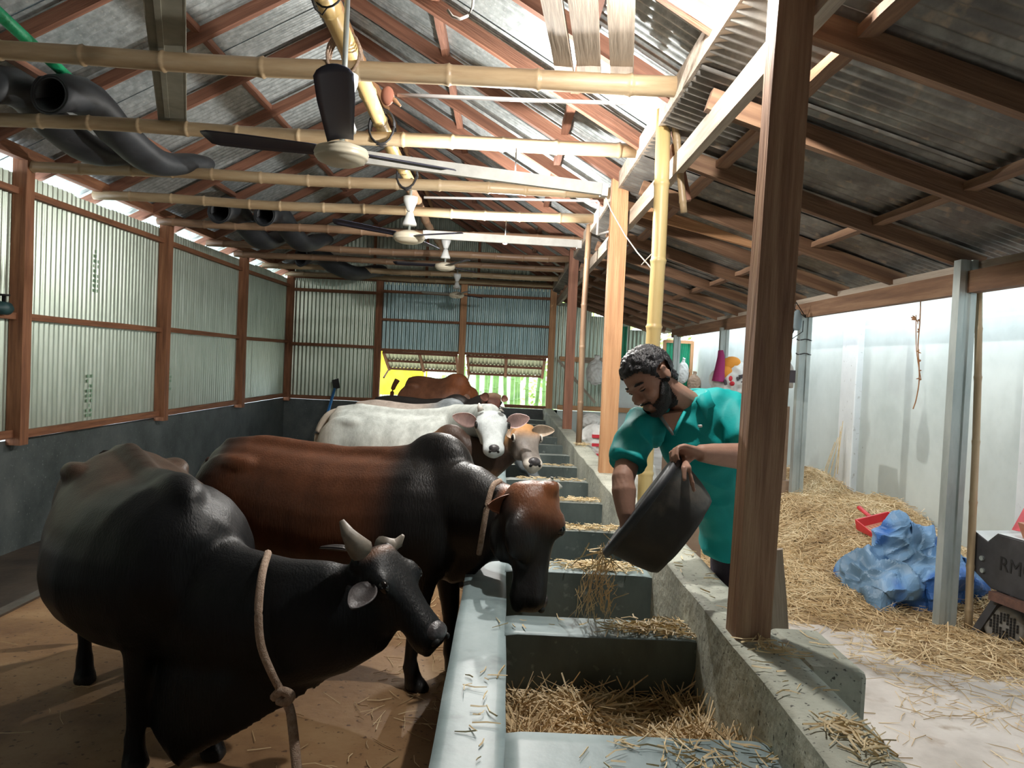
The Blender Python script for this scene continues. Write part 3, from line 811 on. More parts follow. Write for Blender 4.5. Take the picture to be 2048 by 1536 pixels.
def batten(a, b_, label, bulbpos, bm_):
    a, b_ = V(a), V(b_); t = thing('tube_batten', label, 'light fitting', tuple((a + b_) / 2), 'white light battens under the tie beams')
    d = (b_ - a).normalized(); s = V((0, 0, 1)).cross(d).normalized(); u = d.cross(s)
    m_ = MB(); m_.beam(a, b_, .035, .062); m_.beam(a + u * .036 - s * .012, b_ + u * .036 - s * .012, .012, .012)
    m_.build('housing', 'white_dusty', t)
    for q in (a, b_): MB().beam(q - d * .02, q + d * .02, .05, .075).build('end_cap', 'white', t)
    return t
bulb_c = V((.66, 2.86, 3.06))
batten(P(722, 316, 4.5), P(1208, 381, 4.75), 'long white dusty light batten between the nearest fan and the eave beam', None, None)
t = thing('led_bulb', 'small bulb under an added steel hood hanging over the parapet above the man', 'bulb', tuple(bulb_c))
MB().ball(bulb_c, .03, .03, .03).build('glass', 'bulb', t, True)
MB().lathe(bulb_c, (0, 0, 1), [(.030, .070), (.033, .070), (.048, .03), (.055, .02)], 24).build('added_hood', 'steel', t, True)  # unseen hood added to keep direct bulb light off the roof
MB().lathe(bulb_c, (0, 0, 1), [(.028, .022), (.05, .02), (.085, .018)], 14).build('cap', 'white', t, True)
MB().tube([bulb_c + V((0, 0, .08)), bulb_c + V((.005, 0, .16)), V((bulb_c.x + .01, 2.86, zr(.67) - .03))], .004, 6).build('flex', 'cord', t, True)
batten(P(850, 470, 7.0), P(1158, 489, 7.3), 'second white light batten beyond the nearer one', None, None)
bc2 = P(1010, 483, 7.35)  # unseen bulb added to brighten the far end of the shed
bc3 = P(1030, 357, 4.86)
t = thing('led_bulb', 'small glowing bulb hung just behind the long white light batten', 'bulb', tuple(bc3))
MB().ball(bc3, .026, .026, .026).build('glass', 'bulb2', t, True)
MB().tube([bc3 + V((0, 0, .02)), V((bc3.x, 5.16, 3.06))], .004, 6).build('flex', 'cord', t, True)
t = thing('led_bulb', 'added unseen bulb lighting the far end from behind the second white batten', 'bulb', tuple(bc2))
MB().ball(bc2, .028, .028, .028).build('glass', 'fill_bulb', t, True)
MB().tube([bc2 + V((0, 0, .035)), V((bc2.x, 7.7, 3.06))], .004, 6).build('flex', 'cord', t, True)

def conduit(pts, label):
    o = MB().tube(pts, .011, 8).build('conduit', 'pvc', None, True); recenter(o); return tag(o, label, 'conduit', 'white cable conduits under the tie beams')
conduit([P(795, 190, 3.95), P(900, 194, 3.95), P(1100, 202, 3.95), P(1306, 208, 3.95), P(1310, 214, 3.95), P(1308, 262, 3.97)], 'white conduit clipped under the nearest bamboo tie beam')
conduit([P(848, 395, 6.42), P(1195, 402, 6.42), P(1198, 406, 6.42), P(1194, 470, 6.42)], 'white conduit clipped under the third bamboo tie beam')
conduit([P(1195, 470, 6.45), P(1215, 464, 6.3), P(1236, 460, 6.0)], 'short white conduit bent towards the orange post')
o = MB().tube([P(1206, 380, 4.76), P(1222, 420, 4.75), P(1250, 470, 4.7), P(1275, 505, 4.6), P(1298, 531, 4.5), P(1308, 545, 4.45)], .004, 6).build('cable', 'wire', None, True); recenter(o); tag(o, 'thin pale cable drooping from the light batten to the golden bamboo post', 'cable')
o = MB().tube([P(1283, 530, 4.55), P(1292, 520, 4.5), P(1306, 505, 4.44), P(1330, 470, 4.42), P(1332, 400, 4.42), P(1320, 330, 4.42)], .003, 6).build('cable', 'wire', None, True); recenter(o); tag(o, 'second thin cable curling round the golden bamboo post', 'cable')
o = MB().tube([P(895, 20, 3.0), P(905, 33, 3.0), P(920, 38, 3.0), P(935, 32, 3.02), P(945, 15, 3.02), P(948, -15, 3.02)], .006, 6).build('cable_loop', 'wire', None, True); recenter(o); tag(o, 'loop of pale cable hanging from the roof beside the grey planks', 'cable')
t = thing('red_cloth', 'knotted orange red cloth tied under the nearest bamboo tie beam', 'cloth', tuple(P(775, 192, 3.98)))
q = P(775, 192, 3.93); MB().ball(q, .035, .03, .05).build('knot', flat('faded red cloth', (.55, .22, .14), .8), t, True)
MB().tube([q, q + V((.04, 0, -.02)), q + V((.07, 0, -.05))], [.016, .012, .006], 7).build('end', 'wood_pale', t, True)
# ================================================================== CATTLE
def lerp_col(a, b, t): return np.asarray(a)[None] * (1 - t[:, None]) + np.asarray(b)[None] * t[:, None]
def sstep(x, a, b): t = np.clip((x - a) / (b - a), 0, 1); return t * t * (3 - 2 * t)


def leaf_ear(name, base, tip, nrm, wd, parent, col_out, col_in, m='hide'):
    """cupped leaf-shaped ear, hollow towards nrm"""
    base, tip, nrm = V(base), V(tip), V(nrm).normalized(); d = tip - base; L = d.length; d.normalize()
    nrm = (nrm - d * nrm.dot(d)).normalized(); s = d.cross(nrm)
    N, K = 10, 8; vs = []; fs = []; cols = []
    for side in (0, 1):
        for j in range(N + 1):
            t = j / N; hw = wd * (.30 + .9 * math.sin(min(1, t * 1.05) ** .8 * math.pi) ** .8 * .8) * (1 if t < .95 else .4)
            for k in range(K + 1):
                q = -1 + 2 * k / K; cup = -.45 * hw * (1 - q * q) * (1 - .3 * t)
                vs.append(base + d * L * t + s * hw * q + nrm * (cup - (.007 if side else 0)))
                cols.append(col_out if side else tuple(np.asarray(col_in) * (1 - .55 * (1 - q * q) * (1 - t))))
    W = K + 1; S = (N + 1) * W
    for j in range(N):
        for k in range(K):
            a = j * W + k; fs.append((a, a + 1, a + W + 1, a + W)); fs.append((S + a, S + a + W, S + a + W + 1, S + a + 1))
        for k in (0, K): a = j * W + k; fs.append((a, a + W, S + a + W, S + a))
    for k in range(K): fs.append((k, S + k, S + k + 1, k + 1)); a = N * W + k; fs.append((a, a + 1, S + a + 1, S + a))
    me = bpy.data.meshes.new(name); o0 = root_loc(parent); me.from_pydata([tuple(v - o0) for v in vs], [], fs)
    set_coat(me, np.array(cols)); me.materials.append(MT[m]); me.update()
    return link(name, me, None, parent, None, True)


def cow(label, rump, withers, hb, gw, neck, poll, muzzle, hside, colour, horns=None, ears=None, tail=None, hump=(.15, .19, .085, .97), rumpup=0, jawd=1.0, belly=1.0, hl_w=1.0, voxel=.016, eyek=1.0, rope=None, legs=True, m='hide', ear_cols=((.1, .05, .03), (.2, .1, .08)), dewlap=None, horn_m='horn', legshift=(0, 0), eye_ring=None, tail_col=None, headfat=1.0):
    rump, withers = V((*rump, 0)), V((*withers, 0)); f = (withers - rump); sx = f.length / 1.26; f.normalize(); s = V((-f.y, f.x, 0)); up = V((0, 0, 1))
    mid = rump + f * .78 * sx
    t = thing('cow', label, 'cow', tuple(mid))
    def L(x, y, z): return mid + f * x * sx + s * y + up * z * hb
    b = MB()
    body = [(-.82, .92, .70, .06), (-.79, .955, .60, .14), (-.70, .985, .50, .205), (-.55, 1.0, .45, .245), (-.32, .985, .405 , .285), (0, .97, .385, .315), (.26, .98, .40, .295), (.46, 1.0, .43, .25), (.62, .97, .46, .20), (.74, .91, .52, .145), (.80, .84, .60, .07)]
    secs = []
    for x, zt_, zb_, wd in body:
        zt_ += rumpup * min(1, max(0, -x / .4))
        zb_ = zt_ - (zt_ - zb_) * belly if zb_ < .48 else zb_
        zc_ = zb_ + (zt_ - zb_) * .46; wdt = wd * gw
        secs.append((L(x, 0, zc_), s, up, wdt, (zt_ - zc_) * hb, (zc_ - zb_) * hb))
    # egg section: a second, narrower shell on top keeps the spine ridged
    b.loft(secs, 22)
    b.tube([L(-.75, 0, .955 + rumpup), L(-.5, 0, .975 + rumpup), L(0, 0, .955), (L(.4, 0, .975))], [.05, .06, .055, .06], 10)
    for sg in (-1, 1):
        b.ball(L(-.54, sg * .165 * gw, .905 + rumpup), .12, .06, .05, f, s)            # hip bones
        b.ball(L(-.62, sg * .15 * gw, .72), .20, .10, .26, f, s)             # thigh
        b.ball(L(.50, sg * .14 * gw, .67), .17, .085, .25, f, s)             # shoulder
    if hump:
        b.ball(L(hump[4] if len(hump) > 4 else .46, 0, hump[3]), hump[1], hump[2], hump[0], f + up * .10, s)
        b.ball(L(.40, 0, hump[3] - .03), hump[1] * 1.35, hump[2] * 1.25, hump[0] * .8, f + up * .05, s)
    # neck
    if neck:
        pts = [V(p) for p, _, _ in neck]; ns = []
        for i, (p, hh, ww) in enumerate(neck):
            d = (pts[min(i + 1, len(pts) - 1)] - pts[max(i - 1, 0)]).normalized()
            sd = d.cross(up); sd = (s * -1 if sd.length < .2 else sd.normalized()); u = sd.cross(d)
            ns.append((V(p), sd, u, ww, hh, hh))
        b.loft(ns, 18)
    poll, muzzle = V(poll), V(muzzle); hd = (muzzle - poll); hl = hd.length; hd.normalize()
    hs = V(hside); hs = (hs - hd * hs.dot(hd)).normalized(); hu = hd.cross(hs)         # hu: out of the forehead
    k = hl / .48 * hl_w
    hsec = [(-.07, .045, .03, .06, .01), (-.02, .085, .05, .115, 0), (.10, .098, .058, .145, 0), (.26, .108, .055, .155, 0), (.36, .098, .053, .145, 0), (.50, .076, .05, .115, 0), (.66, .064, .048, .088, 0), (.82, .066, .05, .074, 0), (.93, .070, .048, .066, 0), (1.0, .058, .036, .052, 0), (1.03, .03, .02, .03, 0)]
    b.loft([(poll + hd * hl * q - hu * .055 * k, hs, hu, a * k * headfat, bu * k, bd * k * headfat * .86 * (1 + (jawd - 1) * (1 - q * .75))) for q, a, bu, bd, _ in hsec], 20)
    for sg in (-1, 1):
        b.ball(poll + hd * hl * .30 + hs * sg * .088 * k - hu * .03 * k, .05 * k, .03 * k, .035 * k, hd, hs)        # brow
        b.ball(poll + hd * hl * .42 + hs * sg * .055 * k * headfat - hu * (.055 + .075 * jawd) * k, .10 * k, .035 * k, .06 * k * jawd, hd, hs)   # cheek
        b.tube([poll + hs * sg * .06 * k - hu * .06 * k, poll + hs * sg * .11 * k - hu * .07 * k], [.04 * k, .025 * k], 8)
    b.ball(muzzle - hd * .05 * k - hu * .105 * k, .075 * k, .05 * k, .028 * k, hd, hs)          # lower jaw
    if dewlap:
        pts = [V(p) for p, _, _ in dewlap]
        b.loft([(V(p), (s if i == 0 else s), up, ww, hh, hh) for i, (p, hh, ww) in enumerate(dewlap)], 12)
    if legs:
        for sg in (-1, 1):
            dx = legshift[0] * sg
            b.loft([(L(x + dx * q_, sg * y, z), s, f, a, c, c) for x, y, z, a, c, q_ in ((.52, .135, .68, .075, .12, 0), (.53, .135, .50, .075, .095, .2), (.54, .13, .40, .055, .065, .5), (.545, .13, .30, .048, .052, .7), (.54, .13, .25, .04, .042, .8), (.535, .13, .13, .032, .035, 1), (.54, .13, .085, .042, .045, 1), (.555, .13, .05, .04, .045, 1), (.57, .13, .035, .05, .06, 1), (.58, .13, 0, .055, .07, 1))], 12)
            dx = legshift[1] * sg
            b.loft([(L(x + dx * q_, sg * y, z), s, f, a, c, c) for x, y, z, a, c, q_ in ((-.60, .15, .72, .085, .17, 0), (-.57, .155, .58, .08, .14, .2), (-.62, .15, .45, .06, .085, .4), (-.70, .145, .345, .042, .062, .6), (-.71, .14, .28, .036, .045, .7), (-.695, .14, .15, .032, .036, 1), (-.685, .14, .09, .042, .045, 1), (-.67, .14, .05, .04, .045, 1), (-.66, .14, .035, .05, .06, 1), (-.65, .14, 0, .055, .07, 1))], 12)
    me = remesh(b, 'body', voxel, 9)
    co = get_co(me)
    rel = co - np.array(mid); xn = rel @ np.array(f) / sx; yn = rel @ np.array(s); zn = rel[:, 2] / hb
    hr = co - np.array(poll); ht = hr @ np.array(hd) / hl; hy = hr @ np.array(hs) / k; hz = hr @ np.array(hu) / k
    rad_ = np.linalg.norm(hr - np.outer(ht * hl, np.array(hd)), axis=1)
    ish = sstep(-rad_, -.22 * k, -.17 * k) * sstep(ht, -.15, 0) * sstep(-ht, -1.15, -1.05)
    cols = colour(xn, yn, zn, ht, hy, hz, ish, co)
    hoof = zn < .035
    cols[hoof] = (.03, .028, .026)
    set_coat(me, np.clip(cols, .002, 1))
    finish(me, 'body', m, t)
    # small features
    for sg in (-1, 1):
        e = poll + hd * hl * .335 + hs * sg * .098 * k * headfat - hu * .024 * k
        MB().ball(e, .026 * k * eyek, .016 * k, .021 * k * eyek, hd, hs).build('eye', 'eye', t, True)
        if eye_ring:
            r = MB(); r.tube([e + hs * sg * .008 * k + hd * .029 * k * math.cos(a) + hu * .024 * k * math.sin(a) - hs * sg * .010 * k for a in np.linspace(0, 2 * math.pi, 15)], .006 * k, 6); r.build('eyelid', flat('eyelid', eye_ring, .7), t, True)
        MB().ball(muzzle + hs * sg * .034 * k - hu * .03 * k - hd * .002, .012 * k, .011 * k, .017 * k, hd, hs + hu * .5 * sg).build('nostril', 'nostril', t, True)
    MB().ball(muzzle - hu * .036 * k - hd * .034 * k, .038 * k, .052 * k, .042 * k, hd, hs).build('nose_pad', 'nose', t, True)
    if ears:
        for (bs, tp, nm, wd) in ears: leaf_ear('ear', bs, tp, nm, wd, t, *ear_cols, m)
    if horns:
        for pts, r0 in horns:
            n_ = len(pts); MB().tube(pts, [r0 * (1 - .8 * (i / (n_ - 1)) ** 1.3) for i in range(n_)], 12).build('horn', horn_m, t, True)
    if tail:
        me2 = bpy.data.meshes.new('tail'); bt = MB(); n_ = len(tail)
        bt.tube(tail, [.04 * (1 - .5 * i / (n_ - 1)) for i in range(n_)], 10)
        me2 = bt.mesh('tail', root_loc(t)); c2 = get_co(me2)
        set_coat(me2, np.tile(np.array(tail_col or (.05, .03, .02)), (len(c2), 1))); me2.materials.append(MT[m]); link('tail', me2, None, t, None, True)
        tp = V(tail[-1]); MB().tube([tp + V((0, 0, .03)), tp - V((0, 0, .08)), tp - V((0, 0, .2)), tp - V((0, 0, .3))], [.018, .035, .03, .006], 10).build('tail_tuft', 'hair', t, True)
    if rope:
        r0_ = None
        for nm, pts, rr in rope:
            o_ = MB().tube(pts, rr, 8).build(nm, 'rope', r0_ if nm == 'rope_knot' else t, True); r0_ = r0_ or o_
    t['_L'] = 0; del t['_L']
    return t


def cr(pts, n=6):
    """smooth curve through points"""
    pts = [V(p) for p in pts]; out = []
    for i in range(len(pts) - 1):
        p0 = pts[max(i - 1, 0)]; p1 = pts[i]; p2 = pts[i + 1]; p3 = pts[min(i + 2, len(pts) - 1)]
        for q in range(n):
            t = q / n; out.append(.5 * ((2 * p1) + (p2 - p0) * t + (2 * p0 - 5 * p1 + 4 * p2 - p3) * t * t + (3 * p1 - p0 - 3 * p2 + p3) * t ** 3))
    out.append(pts[-1]); return out


# ---- 1 black bull, nearest
BLK = (.008, .009, .010)
def col_black(x, y, z, ht, hy, hz, ish, co):
    n = len(x); c = np.tile(np.array(BLK), (n, 1))
    br = sstep(-x, -.30, .10) * sstep(z, .35, .6)
    c = c * (1 - br[:, None]) + np.array((.075, .048, .034))[None] * br[:, None]
    ridge = np.exp(-(y / .07) ** 2) * sstep(z, .9, 1.0) * sstep(-x, -.25, .1)
    c = c * (1 - .6 * ridge[:, None]) + np.array((.02, .016, .013))[None] * .6 * ridge[:, None]
    tuft = ish * np.exp(-((ht - .0) / .05) ** 2) * sstep(hz, -.05, 0)
    c = c * (1 - tuft[:, None]) + np.array((.14, .06, .025))[None] * tuft[:, None]
    return c
p1, m1 = P(768, 1092, 2.74), P(893, 1270, 2.62)
hs1 = V((.5, .86, 0))
def pm(px, py, Y): return P(px, py, Y)
hx1 = (V(m1) - V(p1)).normalized()
cow('large black zebu bull nearest the viewer, head turned right towards the trough', (-1.90, 3.72), (-1.26, 2.93), 1.08, 1.32,
    [(P(370, 1180, 2.95), .30, .20), (P(470, 1235, 2.80), .27, .17), (P(585, 1245, 2.72), .235, .145), (P(675, 1232, 2.72), .21, .12), (P(735, 1215, 2.73), .17, .10), (P(770, 1190, 2.73), .12, .08)],
    p1, m1, hs1, col_black,
    horns=[([P(722, 1100, 2.66), P(708, 1085, 2.63), P(694, 1064, 2.62), P(683, 1041, 2.63)], .045), ([P(762, 1092, 2.84), P(782, 1092, 2.88), P(797, 1085, 2.89), P(806, 1071, 2.88)], .038)],
    ears=[(P(742, 1165, 2.62), P(702, 1216, 2.50), (-.1, -.9, .5), .045), (P(700, 1102, 2.92), P(640, 1098, 3.0), (0, -.4, -1), .04)],
    tail=cr([(-2.03, 3.86, 1.02), (-2.12, 3.97, .95), (-2.15, 4.0, .7), (-2.14, 4.0, .4)]), hump=(.11, .20, .10, .93), rumpup=.03, jawd=1.2, hl_w=1.28, belly=1.12, voxel=.015,
    rope=[('neck_rope', cr([P(536, 1106, 2.74), P(524, 1150, 2.60), P(517, 1220, 2.54), P(522, 1290, 2.53), P(545, 1350, 2.54), P(568, 1392, 2.58)]), .014),
          ('lead_rope', cr([P(566, 1388, 2.58), P(580, 1420, 2.56), P(586, 1460, 2.52), P(592, 1520, 2.46), P(600, 1600, 2.4)]), .017),
          ('rope_knot', cr([P(548, 1395, 2.57), P(562, 1382, 2.55), P(582, 1390, 2.55), P(572, 1404, 2.55), P(556, 1400, 2.56)]), .016)],
    ear_cols=((.02, .018, .018), (.09, .08, .08)),
    dewlap=[(P(655, 1330, 2.72), .07, .03), (P(560, 1370, 2.68), .10, .035), (P(470, 1400, 2.66), .14, .045), (P(400, 1410, 2.72), .19, .05), (P(360, 1425, 2.78), .215, .05), (P(320, 1390, 2.88), .17, .05)],
    legshift=(.05, -.04), tail_col=(.02, .016, .014))

# ---- 2 brown bull with black hump
def col_brown(x, y, z, ht, hy, hz, ish, co):
    n = len(x); c = np.tile(np.array((.10, .036, .016)), (n, 1))
    nz = np.array([noise.noise(V((float(a) * 4, float(b) * 4, float(d) * 4))) for a, b, d in zip(co[:, 0], co[:, 1], co[:, 2])])
    dark = np.clip(sstep(x, .22, .42) + sstep(-z + .12 * nz, -.62, -.42) + sstep(-x + .1 * nz, .52, .74) * .85, 0, 1)
    c = c * (1 - dark[:, None]) + np.array((.010, .009, .009))[None] * dark[:, None]
    hd_ = sstep(-ht, -.45, -.05) * ish
    c = c * (1 - hd_[:, None]) + np.array((.21, .075, .03))[None] * hd_[:, None]
    return c
p2, m2 = P(1108, 988, 3.42), P(1086, 1222, 3.24)
cow('brown bull with a glossy black hump, head lowered into the trough', (-1.50, 4.02), (-.36, 3.72), 1.135, 1.12,
    [(P(885, 1005, 3.68), .23, .16), (P(945, 1028, 3.58), .235, .145), (P(1005, 1045, 3.5), .185, .125), (P(1050, 1045, 3.45), .165, .11), (P(1075, 1040, 3.43), .12, .09)],
    p2, m2, (-.45, .89, 0), col_brown,
    horns=[([P(1092, 980, 3.33), P(1101, 966, 3.31), P(1104, 954, 3.31)], .034), ([P(1108, 978, 3.5), P(1117, 972, 3.52), P(1124, 975, 3.52)], .026)],
    ears=[(P(1046, 1008, 3.32), P(976, 1012, 3.24), (.1, -1, -.25), .05)],
    tail=cr([P(425, 925, 4.0), P(412, 945, 4.03), P(405, 1000, 4.05), P(410, 1080, 4.06), P(420, 1150, 4.06)]), hump=(.19, .19, .10, .93, .53), jawd=1.25, voxel=.015, m='hide_gloss',
    rope=[('neck_rope', cr([P(1000, 962, 3.44), P(986, 972, 3.36), P(975, 1010, 3.32), P(966, 1060, 3.32), P(958, 1108, 3.36)]), .013)],
    ear_cols=((.14, .055, .025), (.26, .10, .055)), horn_m='horn_pale',
    dewlap=[(P(985, 1085, 3.45), .08, .03), (P(945, 1115, 3.52), .11, .035), (P(905, 1120, 3.6), .13, .045), (P(880, 1100, 3.7), .12, .05)], tail_col=(.05, .02, .012), hl_w=1.15, legshift=(.06, .05))

# ---- 3 tan cow behind it
def col_tan(x, y, z, ht, hy, hz, ish, co):
    n = len(x); c = np.tile(np.array((.30, .165, .085)), (n, 1))
    dk = sstep(x, .2, .45) * sstep(z, .8, .95); c = lerp_col((.28, .15, .075), (.05, .03, .022), dk)
    fc = lerp_col((.42, .22, .09), (.20, .175, .155), sstep(ht, .12, .42))
    fc = fc * (1 - sstep(ht, .82, .9)[:, None]) + np.array((.72, .66, .58))[None] * sstep(ht, .82, .9)[:, None]
    return c * (1 - ish[:, None]) + fc * ish[:, None]
p3, m3 = P(1048, 846, 5.38), P(1073, 926, 5.12)
cow('tan calf with a grey face and white muzzle beside the white cow', (-1.45, 5.55), (-.36, 5.45), .90, .95,
    [(P(930, 925, 5.45), .22, .12), (P(972, 918, 5.47), .17, .11), (P(1010, 895, 5.46), .13, .10), (P(1040, 870, 5.42), .10, .085)],
    p3, m3, (.93, .36, 0), col_tan,
    ears=[(P(1064, 862, 5.34), P(1109, 861, 5.32), (.1, -1, -.1), .042), (P(1036, 862, 5.34), P(1014, 872, 5.28), (0, -1, .2), .04)],
    hump=(.15, .14, .08, 1.10), voxel=.015, ear_cols=((.4, .28, .17), (.66, .52, .40)), eye_ring=(.62, .58, .52), hl_w=1.22, headfat=1.15,
    dewlap=[(P(1010, 925, 5.4), .05, .025), (P(975, 940, 5.4), .09, .03), (P(945, 945, 5.4), .09, .04)])

# ---- 4 white cow
def col_white(x, y, z, ht, hy, hz, ish, co):
    n = len(x)
    nz = np.array([noise.noise(V((float(a) * 2.2, float(b) * 2.2, float(d) * 2.2))) for a, b, d in zip(co[:, 0], co[:, 1], co[:, 2])])
    c = lerp_col((.50, .53, .50), (.35, .38, .36), np.clip(.5 + nz, 0, 1) * .8)
    rp = sstep(-x, .62, .8); c = c * (1 - .5 * rp[:, None]) + np.array((.55, .45, .36))[None] * .5 * rp[:, None]
    fc = lerp_col((.47, .50, .50), (.40, .43, .43), np.clip(.5 + nz * 2, 0, 1))
    return c * (1 - ish[:, None]) + fc * ish[:, None]
p4, m4 = P(984, 822, 5.2), P(989, 899, 4.96)
cow('white zebu cow facing the viewer with wide pink ears', (-1.38, 6.1), (-.42, 5.98), 1.19, 1.05,
    [(P(915, 868, 5.95), .25, .14), (P(942, 852, 5.72), .17, .12), (P(968, 842, 5.48), .13, .105), (P(981, 836, 5.28), .105, .09)],
    p4, m4, (.995, .1, 0), col_white,
    horns=[([P(962, 822, 5.2), P(959, 813, 5.2), P(958, 806, 5.2)], .024), ([P(1002, 822, 5.2), P(1005, 813, 5.2), P(1006, 806, 5.2)], .024)],
    ears=[(P(953, 846, 5.17), P(905, 832, 5.15), (-.05, -1, -.12), .05), (P(1014, 846, 5.17), P(1059, 836, 5.15), (.05, -1, -.12), .05)],
    tail=cr([P(690, 822, 6.1), P(660, 830, 6.12), P(642, 852, 6.13), P(634, 880, 6.13), P(632, 940, 6.13)]), hump=(.08, .15, .08, .97), voxel=.015, m='hide_soft',
    ear_cols=((.66, .62, .60), (.74, .50, .47)), horn_m='horn_pale', tail_col=(.55, .48, .40), hl_w=1.12, headfat=1.45, eyek=1.35,
    dewlap=[(P(945, 890, 5.75), .06, .025), (P(930, 905, 5.8), .09, .03)])

# ---- 5 grey cow whose back shows behind the white one
def col_grey(x, y, z, ht, hy, hz, ish, co):
    return lerp_col((.34, .29, .25), (.16, .18, .19), sstep(x, .1, .4))
cow('grey cow whose back and dark hump show behind the white cow', (-1.45, 7.25), (-.50, 7.15), 1.165, 1.0,
    [(V((-.25, 7.1, .92)), .24, .13), (V((-.05, 7.05, .88)), .20, .12), (V((.12, 7.0, .84)), .16, .10)], (.2, 7.0, .86), (.4, 6.9, .5), (-.3, .95, 0), col_grey,
    ears=[((.16, 6.88, .86), (.1, 6.72, .84), (0, -1, 0), .04)], hump=(.10, .15, .08, .98), voxel=.02, ear_cols=((.2, .2, .2), (.3, .25, .25)))

# ---- 6 dark brown cow
def col_dark(x, y, z, ht, hy, hz, ish, co):
    c = np.tile(np.array((.016, .014, .013)), (len(x), 1)); fc = lerp_col((.20, .135, .09), (.09, .04, .028), sstep(ht, .02, .25))
    return c * (1 - ish[:, None]) + fc * ish[:, None]
p6, m6 = P(990, 785, 8.6), P(985, 836, 8.3)
cow('dark cow with a brown head raised behind the white head', (-1.55, 8.9), (-.55, 8.8), 1.13, 1.0,
    [(V((-.35, 8.75, .95)), .22, .13), (P(968, 815, 8.7), .17, .11), (P(985, 803, 8.65), .13, .10)], p6, m6, (.97, .2, 0), col_dark,
    ears=[(P(978, 795, 8.5), P(961, 793, 8.42), (0, -1, .1), .05), (P(1003, 795, 8.5), P(1016, 800, 8.5), (0, -1, .1), .04)], hump=(.1, .15, .08, .98), voxel=.02, ear_cols=((.10, .04, .03), (.16, .07, .05)))

# ---- 7 red brown cow at the back
def col_rust(x, y, z, ht, hy, hz, ish, co):
    n = len(x); c = lerp_col((.13, .055, .03), (.20, .07, .03), sstep(x, .2, .5)); dk = sstep(-z, -.62, -.5)
    c = c * (1 - dk[:, None]) + np.array((.02, .015, .013))[None] * dk[:, None]
    return c
p7, m7 = P(948, 785, 10.4), P(958, 818, 10.15)
cow('red brown cow standing tallest at the far end before the opening', (-1.40, 10.75), (-.68, 10.6), 1.34, 1.0,
    [(P(925, 800, 10.55), .27, .16), (P(938, 798, 10.5), .2, .14), (P(948, 797, 10.42), .15, .11)], p7, m7, (.96, .25, 0), col_rust,
    ears=[(P(940, 793, 10.3), P(925, 798, 10.25), (0, -1, .1), .05)], hump=(.12, .18, .10, .97), voxel=.022, ear_cols=((.22, .09, .05), (.35, .2, .14)),
    tail=cr([(-1.55, 10.8, 1.28), (-1.62, 10.82, 1.1), (-1.62, 10.82, .7)]), tail_col=(.1, .04, .02))
# ================================================================== THE MAN
man = thing('person', 'bearded man in a teal polo shirt leaning over the parapet, emptying a black tub', 'person', (1.05, 3.27, ZA))
RS, LS = V((.545, 3.02, 1.375)), V((.905, 3.08, 1.465))
RE, RWr, RH = P(1246, 958, 2.86), P(1252, 1035, 2.80), P(1262, 1070, 2.78)
LE, LWr = P(1512, 915, 2.83), P(1398, 906, 2.70)
NK = V((.735, 3.04, 1.47)); HC = P(1301, 760, 2.95)
hf = V((-.60, -.48, -.60)).normalized(); hu_ = V((-.62, -.06, .76)); hu_ = (hu_ - hf * hu_.dot(hf)).normalized(); hl_ = hu_.cross(hf)   # head: forward, up, left
def HP(x, y, z): return HC + hf * x + hl_ * y + hu_ * z
b = MB()
b.ball(HP(-.008, 0, .035), .102, .079, .092, hf, hl_, 16)
b.loft([(HP(x, 0, z), hl_, hf, a, d, d2) for z, x, a, d, d2 in ((.07, .02, .066, .07, .06), (.035, .022, .070, .074, .06), (0, .022, .068, .074, .06), (-.03, .022, .064, .074, .06), (-.06, .026, .058, .07, .055), (-.085, .034, .048, .060, .05), (-.105, .045, .036, .044, .04), (-.118, .05, .02, .026, .02))], 18)
b.ball(HP(.092, 0, .026), .014, .05, .010, hf, hl_)                                        # brow
b.tube([HP(.092, 0, .020), HP(.104, 0, 0), HP(.119, 0, -.022), HP(.110, 0, -.033)], [.009, .012, .016, .011], 10)     # nose
for sg in (-1, 1):
    b.ball(HP(.104, sg * .014, -.027), .012, .010, .009, hf, hl_)
    b.ball(HP(.075, sg * .043, -.022), .022, .022, .020, hf, hl_)                          # cheekbone
    b.loft([(HP(-.012 - .006 * q, sg * (.074 + .008 * q), .0) , hf, hu_, .017, .031, .030) for q in (0, 1, 1.6)], 12)      # ear
    b.tube([HP(-.028, sg * .088, .02), HP(-.018, sg * .092, .032), HP(.0, sg * .090, .022)], .006, 6)
b.ball(HP(.096, 0, -.062), .010, .026, .007, hf, hl_); b.ball(HP(.093, 0, -.074), .011, .024, .008, hf, hl_)      # lips
b.tube([HP(-.03, 0, -.03), HP(-.035, 0, -.09), NK, NK + V((.05, .02, -.08))], [.062, .058, .062, .055], 16, flat=.95)
# torso (under the shirt) and legs
PV = V((1.04, 3.26, .92))
b.tube([NK + V((.01, 0, -.01)), V((.83, 3.06, 1.33)), V((.94, 3.13, 1.15)), V((1.01, 3.22, 1.0)), PV], [.05, .08, .105, .12, .125], 16)
for hp, kn, an, toe in (((1.05, 3.17, .90), (1.05, 3.14, .54), (1.13, 3.14, .17), (1.01, 3.08, .13)), ((1.06, 3.37, .90), (1.06, 3.42, .54), (1.14, 3.44, .17), (1.02, 3.48, .13))):
    hp, kn, an, toe = V(hp), V(kn), V(an), V(toe)
    b.tube([hp, hp.lerp(kn, .5), kn, kn.lerp(an, .35), kn.lerp(an, .8), an, an - V((0, 0, .05))], [.10, .085, .062, .06, .042, .04, .045], 12)
    b.tube([an + V((.03, 0, -.035)), an.lerp(toe, .5) + V((0, 0, -.03)), toe + V((0, 0, -.005))], [.04, .042, .028], 10, flat=.75)
